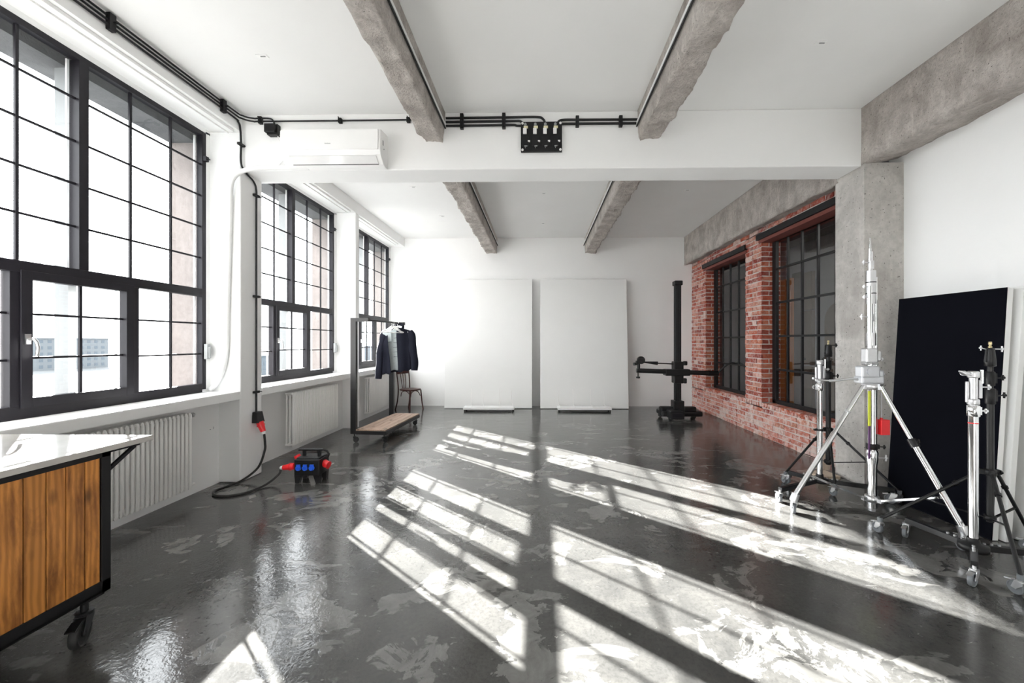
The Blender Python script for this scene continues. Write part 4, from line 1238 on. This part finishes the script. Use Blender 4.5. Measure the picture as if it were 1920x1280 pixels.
# stand A: large chrome crank stand
A = Vector((2.865, 3.37, 0))
e = thing('crank_stand', 'tall chrome crank stand with a winch and three wheeled legs', 'light stand', A)
b = MB(); b.cyl(A + Vector((0, 0, .07)), A + Vector((0, 0, 1.17)), .034, n=22); b.build('main_tube', M['chrome'], e, True)
collar(e, A + Vector((0, 0, .60 - .0)), .036, .05, 'blackp', (1, -.3, 0))
b = MB(); b.lathe([(.036, .57), (.044, .55), (.044, .50), (.036, .44), (.033, .30), (.033, .20)], 20, A)
b.build('lower_sleeve', M['chrome'], e, True)
b = MB(); tee(b, A + Vector((.04, 0, .50)), (1, -.1, 0), .075, .006); b.build('sleeve_screw', M['alu'], e, True)
# telescoping risers beside one another
for k, (dx, dy, r, z0, z1) in enumerate(((-.025, -.01, .020, 1.16, 1.98), (.012, .012, .018, 1.10, 2.12), (.034, .0, .010, 1.0, 2.06), (-.012, .0, .015, 1.9, 2.28))):
    b = MB(); b.cyl(A + Vector((dx, dy, z0)), A + Vector((dx, dy, z1)), r, n=16); b.build('riser_tube', M['chrome'], e, True)
for z0, z1, r in ((2.02, 2.115, .034), (1.925, 2.01, .035), (1.83, 1.915, .034), (2.13, 2.20, .020), (1.47, 1.58, .034), (1.68, 1.74, .020)):
    b = MB(); b.cyl(A + Vector((-.008, 0, z0)), A + Vector((-.008, 0, z1)), r, n=20)
    b.build('riser_casting', M['alu'], e, True)
for z in (2.015, 1.918):
    b = MB(); b.cyl(A + Vector((-.008, 0, z - .0035)), A + Vector((-.008, 0, z + .0035)), .0365, n=20); b.build('rubber_ring', M['rubber'], e, True)
for z, s, l in ((2.185, -1, .05), (1.975, -1, .045), (1.885, -1, .045), (1.715, -1, .07), (1.35, 1, .045), (1.22, 1, .055)):
    b = MB(); tee(b, A + Vector((s * .03, -.005, z)), (s, -.15, .05), l, .0055); b.build('riser_screw', M['alu'], e, True)
b = MB(); b.cyl(A + Vector((-.016, 0, 2.26)), A + Vector((-.016, 0, 2.305)), .011, n=12); b.cyl(A + Vector((-.016, 0, 2.30)), A + Vector((-.016, 0, 2.40)), .009, .006, n=12); b.build('spigot', M['chrome'], e, True)
b = MB(); b.cbox(A + Vector((-.03, -.01, 1.385)), (.10, .07, .125)); b.cbox(A + Vector((.03, 0, 1.38)), (.07, .05, .09)); b.cbox(A + Vector((-.02, 0, 1.315)), (.12, .06, .025)); b.build('riser_carriage', M['alu'], e, True, bevel=.012)
b = MB(); b.cbox(A + Vector((-.055, -.02, 1.245)), (.155, .085, .10)); b.cbox(A + Vector((-.035, -.01, 1.175)), (.19, .10, .06)); b.cbox(A + Vector((.045, 0, 1.20)), (.07, .07, .12)); b.cyl(A + Vector((-.06, -.07, 1.25)), A + Vector((-.06, -.02, 1.25)), .035, n=20)
b.build('winch_housing', simple('satin_aluminium', (.66, .67, .70), .45, .7), e, True, bevel=.014)
b = MB(); b.tube(smooth_path([A + Vector((-.12, -.01, 1.175)), A + Vector((-.19, -.01, 1.185)), A + Vector((-.30, -.0, 1.168)), A + Vector((-.36, .0, 1.165))], 4), .011, 10); b.tube([A + Vector((-.35, 0, 1.165)), A + Vector((-.46, .01, 1.17))], .007, 8)
b.build('crank_handle', M['alu'], e, True)
b = MB(); b.lathe([(.04, 1.09), (.062, 1.095), (.062, 1.145), (.04, 1.15)], 20, A)
fa = [Vector((2.21, 3.385, 0)), Vector((3.03, 2.80, 0)), Vector((3.26, 3.85, 0))]
for f in fa:
    d = (f - A); d.z = 0; d.normalize(); b.cbox(A + d * .055 + Vector((0, 0, 1.12)), (.04, .04, .05), Matrix.Rotation(math.atan2(d.y, d.x), 3, 'Z'))
b.build('leg_hub', M['alu'], e, True)
b = MB(); b.lathe([(.034, .03), (.05, .035), (.05, .085), (.034, .09)], 20, A + Vector((0, 0, .09)))
for f in fa:
    d = (f - A); d.z = 0; d.normalize(); b.cbox(A + d * .055 + Vector((0, 0, .15)), (.05, .03, .03), Matrix.Rotation(math.atan2(d.y, d.x), 3, 'Z'))
b.build('strut_hub', M['alu'], e, True)
b = MB(); b.cyl(A + Vector((0, 0, .045)), A + Vector((0, 0, .12)), .026, .03, n=16); b.build('tube_end', M['alu'], e, True)
for i, f in enumerate(fa):
    d = (f - A); d.z = 0; hl = d.length; d.normalize()
    p0 = A + d * .07 + Vector((0, 0, 1.12)); p1 = f + Vector((0, 0, .15))
    b = MB(); mid = p0.lerp(p1, .42)
    b.cyl(p0, mid, .0165, n=14); b.cyl(mid, p1, .021, n=14); b.build('leg', M['chrome'], e, True)
    if i == 1:
        b = MB(); q = p0.lerp(p1, .40); q2 = p0.lerp(p1, .46); b.cyl(q, q2, .029, n=16); tee(b, q.lerp(q2, .5), (1, .2, .2), .05); b.build('leg_clamp', M['blackp'], e, True)
    if i == 0:
        b = MB(); q = p0.lerp(p1, .22); q2 = p0.lerp(p1, .235); b.cyl(q, q2, .022, n=14); b.build('leg_ring', M['alu'], e, True)
    q = A + d * (hl * .80) + Vector((0, 0, 1.12 + (p1.z - 1.12) * .80))
    b = MB(); b.bar(A + d * .06 + Vector((0, 0, .15)), q, .030, .016); b.build('leg_strut', M['chrome'], e, True)
    b = MB(); b.cyl(p1 + Vector((0, 0, .03)) - d * .015, p1 - Vector((0, 0, .03)) + d * .005, .030, n=14); b.build('foot_casting', M['alu'], e, True)
    caster(e, (f.x, f.y), .052, math.atan2(d.y, d.x) + (R(70) if i == 0 else R(-35) if i == 1 else R(40)), 'alu', 'greyrub', .14)
e2 = thing('safety_tag', 'red plastic box hanging on the chrome crank stand', 'box', A + Vector((.075, -.02, .76)))
b = MB(); b.box(-.030, .045, -.02, .02, -.055, .075); b.box(.045, .052, -.012, .012, .0, .03); b.box(-.02, -.005, -.01, .01, .075, .09); b.build('box_shell', M['red'], e2, bevel=.006)
b = MB(); b.box(-.014, -.010, -.003, .003, .09, .37); b.build('hanging_cord', M['alu'], e2)
e2 = thing('strap', 'yellow ratchet strap running down the chrome crank stand', 'strap', A + Vector((-.045, -.025, .78)))
b = MB(); b.box(-.008, .008, -.003, .003, .0, .30); b.build('webbing', M['yellow'], e2)
b = MB(); b.box(-.006, .006, -.003, .003, -.28, .0); b.build('strap_tail', simple('purple_webbing', (.10, .03, .12), .7), e2)

# compact stands: upright on a low folding base (chrome, black base)
def base_stand(P, label, H, feet, r, red=False, headflip=1):
    e = thing('light_stand', label, 'light stand', P)
    b = MB(); b.cyl(P + Vector((0, 0, .10)), P + Vector((0, 0, H - .30)), r, n=20); b.build('column', M['chrome'], e, True)
    hub = Vector((P.x, P.y, .13))
    b = MB(); b.lathe([(.03, -.02), (.075, -.018), (.075, .02), (.035, .028), (.03, .06)], 18, hub)
    b.build('base_hub', M['blackp'], e, True)
    for f in feet:
        f = Vector((f[0], f[1], 0)); d = f - P; d.z = 0; n_ = d.normalized()
        b = MB(); b.bar(hub + n_ * .05, Vector((f.x, f.y, .125)), .034, .040); b.build('leg', M['black'], e, True, bevel=.003)
        b = MB()
        for q in (.06, .10, .14): b.cyl(hub + n_ * q + Vector((0, 0, .012)), hub + n_ * q + Vector((0, 0, .030)), .008, n=10)
        b.build('hub_bolt', M['alu'], e, True)
        caster(e, (f.x, f.y), .045, R(135 if not red else 232) + f.x, 'alu', 'greyrub', .12)
    if red:
        b = MB(); b.cyl(P + Vector((0, 0, H - .36)), P + Vector((0, 0, H - .353)), r * 1.04, n=20); b.build('red_band', M['red'], e, True)
    else:
        b = MB(); b.cyl(P + Vector((0, 0, .62)), P + Vector((0, 0, .64)), r * 1.35, n=16); b.cbox(P + Vector((-.04, 0, .63)), (.03, .02, .018)); b.build('leg_clip', M['blackp'], e, True)
    collar(e, P + Vector((0, 0, H - .275)), r * 1.18, .075, 'chrome', (-headflip, -.2, 0) if not red else (1, -.1, 0), tl=.045)
    b = MB(); b.lathe([(r * 1.0, H - .235), (r * 1.25, H - .23), (r * 1.25, H - .20), (r * 1.0, H - .195)], 18, P)
    b.cyl(P + Vector((0, 0, H - .24)), P + Vector((0, 0, H - .05)), r * .86, n=18)
    b.cbox(P + Vector((.035, .0, H - .13)), (.022, .03, .12))
    b.cbox(P + Vector((-.03, .01, H - .15)), (.014, .014, .14))
    b.lathe([(r * .9, H - .055), (r * 1.2, H - .05), (r * 1.2, H - .015), (r * .95, H - .01)], 18, P); b.cyl(P + Vector((0, 0, H - .055)), P + Vector((0, 0, H - .012)), r * .96, n=18)
    b.build('head_casting', M['alu'], e, True, bevel=.003)
    b = MB(); b.cyl(P + Vector((.045, -.01, H - .09)), P + Vector((.045, -.01, H + .0)), .009, n=10); b.build('spigot', M['chrome'], e, True)
    b = MB()
    if red: b.cyl(P + Vector((-.02, 0, H - .03)), P + Vector((-.09, -.02, H - .022)), .012, .016, 12); b.cyl(P + Vector((-.085, -.02, H - .022)), P + Vector((-.125, -.03, H - .008)), .017, .004, 12); tee(b, P + Vector((.03, -.01, H - .115)), (1, -.2, .0), .05)
    else: tee(b, P + Vector((-.035, 0, H - .19)), (-1, -.2, 0), .03); tee(b, P + Vector((.05, 0, H - .10)), (1, 0, 0), .03)
    b.build('head_screw', M['alu'], e, True)
    return e
Bp = Vector((2.775, 3.865, 0))
base_stand(Bp, 'chrome upright stand on a low black base in front of the brick wall window', 1.33, ((2.62, 4.10), (2.235, 3.62), (3.28, 3.62)), .024)
Dp = Vector((2.90, 2.625, 0))
base_stand(Dp, 'chrome upright stand with a red band on a low black base', 1.315, ((2.83, 3.02), (2.68, 2.42), (3.40, 2.52)), .0245, red=True)

# slim black tripods
def tripod(P, label, H, hub, low, feet, r, head='barrel'):
    e = thing('light_stand', label, 'light stand', P)
    b = MB(); b.cyl(P + Vector((0, 0, low - .03)), P + Vector((0, 0, H - .38)), r, n=18); b.build('lower_tube', M['black'], e, True)
    b = MB(); b.cyl(P + Vector((0, 0, H - .40)), P + Vector((0, 0, H - .12)), r * .8, n=18); b.build('upper_tube', M['black'], e, True)
    collar(e, P + Vector((0, 0, H - .36)), r * 1.25, .11, 'blackp', (1, -.15, .1), tl=.06)
    collar(e, P + Vector((0, 0, H - .235)), r * 1.1, .10, 'blackp', (1, -.15, .1) if head == 'open' else (-1, -.15, 0), tl=.055)
    b = MB(); b.lathe([(r * .9, H - .15), (r * 1.55, H - .145), (r * 1.5, H - .10), (r * 1.15, H - .03), (r * 1.15, H - .02), (r * .4, H - .015)], 18, P)
    for s in (-1, 1): b.bar(P + Vector((s * r * 1.6, 0, H - .12)), P + Vector((s * r * 1.25, 0, H - .02)), .008, .012)
    b.build('socket_head', M['black'], e, True)
    b = MB(); b.lathe([(.010, 0), (.010, .012), (.0065, .016), (.0065, .022), (.010, .026), (.009, .045), (0, .046)], 12, P + Vector((0, 0, H - .018))); b.build('spigot', M['brass'], e, True)
    b = MB(); tee(b, P + Vector((r * .8, 0, H - .025)), (1, -.1, 0), .06, .005)
    if head == 'open':
        b2 = MB(); tee(b2, P + Vector((-r * .8, 0, H - .03)), (-1, 0, .25), .05, .004); b2.build('head_screw', M['alu'], e, True)
    b.build('head_screw', M['alu'] if head == 'open' else M['blackp'], e, True)
    hc = P + Vector((0, 0, hub)); lc = P + Vector((0, 0, low))
    b = MB(); b.lathe([(r, -.022), (r * 1.7, -.02), (r * 1.7, .018), (r, .022)], 16, hc)
    for f in feet:
        d = Vector((f[0], f[1], 0)) - P; d.z = 0; d.normalize(); b.cbox(hc + d * r * 2, (.05, .022, .035), Matrix.Rotation(math.atan2(d.y, d.x), 3, 'Z'))
    tee(b, hc + Vector((r, 0, .0)), (1, -.2, 0), .045)
    b.build('leg_hub', M['blackp'], e, True)
    b = MB(); b.lathe([(r, -.018), (r * 1.6, -.016), (r * 1.6, .016), (r, .018)], 16, lc); b.build('strut_hub', M['blackp'], e, True)
    for f in feet:
        f = Vector((f[0], f[1], 0)); d = f - P; d.z = 0; ln = d.length; d.normalize()
        p0 = hc + d * r * 2.4; p1 = f + Vector((0, 0, .115))
        b = MB(); b.cyl(p0, p1, .0115, n=10); b.cyl(p0.lerp(p1, .22), p0.lerp(p1, .25), .018, n=10); b.build('leg', M['black'], e, True)
        q = p0.lerp(p1, .55)
        b = MB(); b.bar(lc + d * r * 1.3, q, .014, .008); b.build('leg_strut', M['black'], e, True)
        b = MB(); b.cyl(p1 + Vector((0, 0, .01)), p1 - Vector((0, 0, .02)), .018, n=12); b.build('foot_cap', M['greyrub'], e, True)
        caster(e, (f.x, f.y), .04, R(225) + f.x * .3, 'alu', 'greyrub', .11)
    return e
Cp = Vector((3.085, 4.17, 0))
tripod(Cp, 'slim black tripod stand beside the raw concrete column', 1.49, .565, .22, ((2.60, 4.12), (2.86, 3.78), (3.33, 3.62)), .0235)
Ep = Vector((3.20, 2.79, 0))
tripod(Ep, 'slim black tripod stand in front of the white board edge', 1.475, .575, .25, ((2.665, 3.06), (2.84, 2.32), (3.50, 2.80)), .0195, 'open')

# small marks on the pillar wall
b = MB(); b.cbox((XI + .001, 3.62 + .35, .60), (.002, .004, .025)); b.cbox((XI + .001, 3.93, .59), (.002, .012, .008))
tag(b.build('wall_scratch', M['postgrey']), 'small grey scratch on the white wall beside the nearest radiator', 'mark')
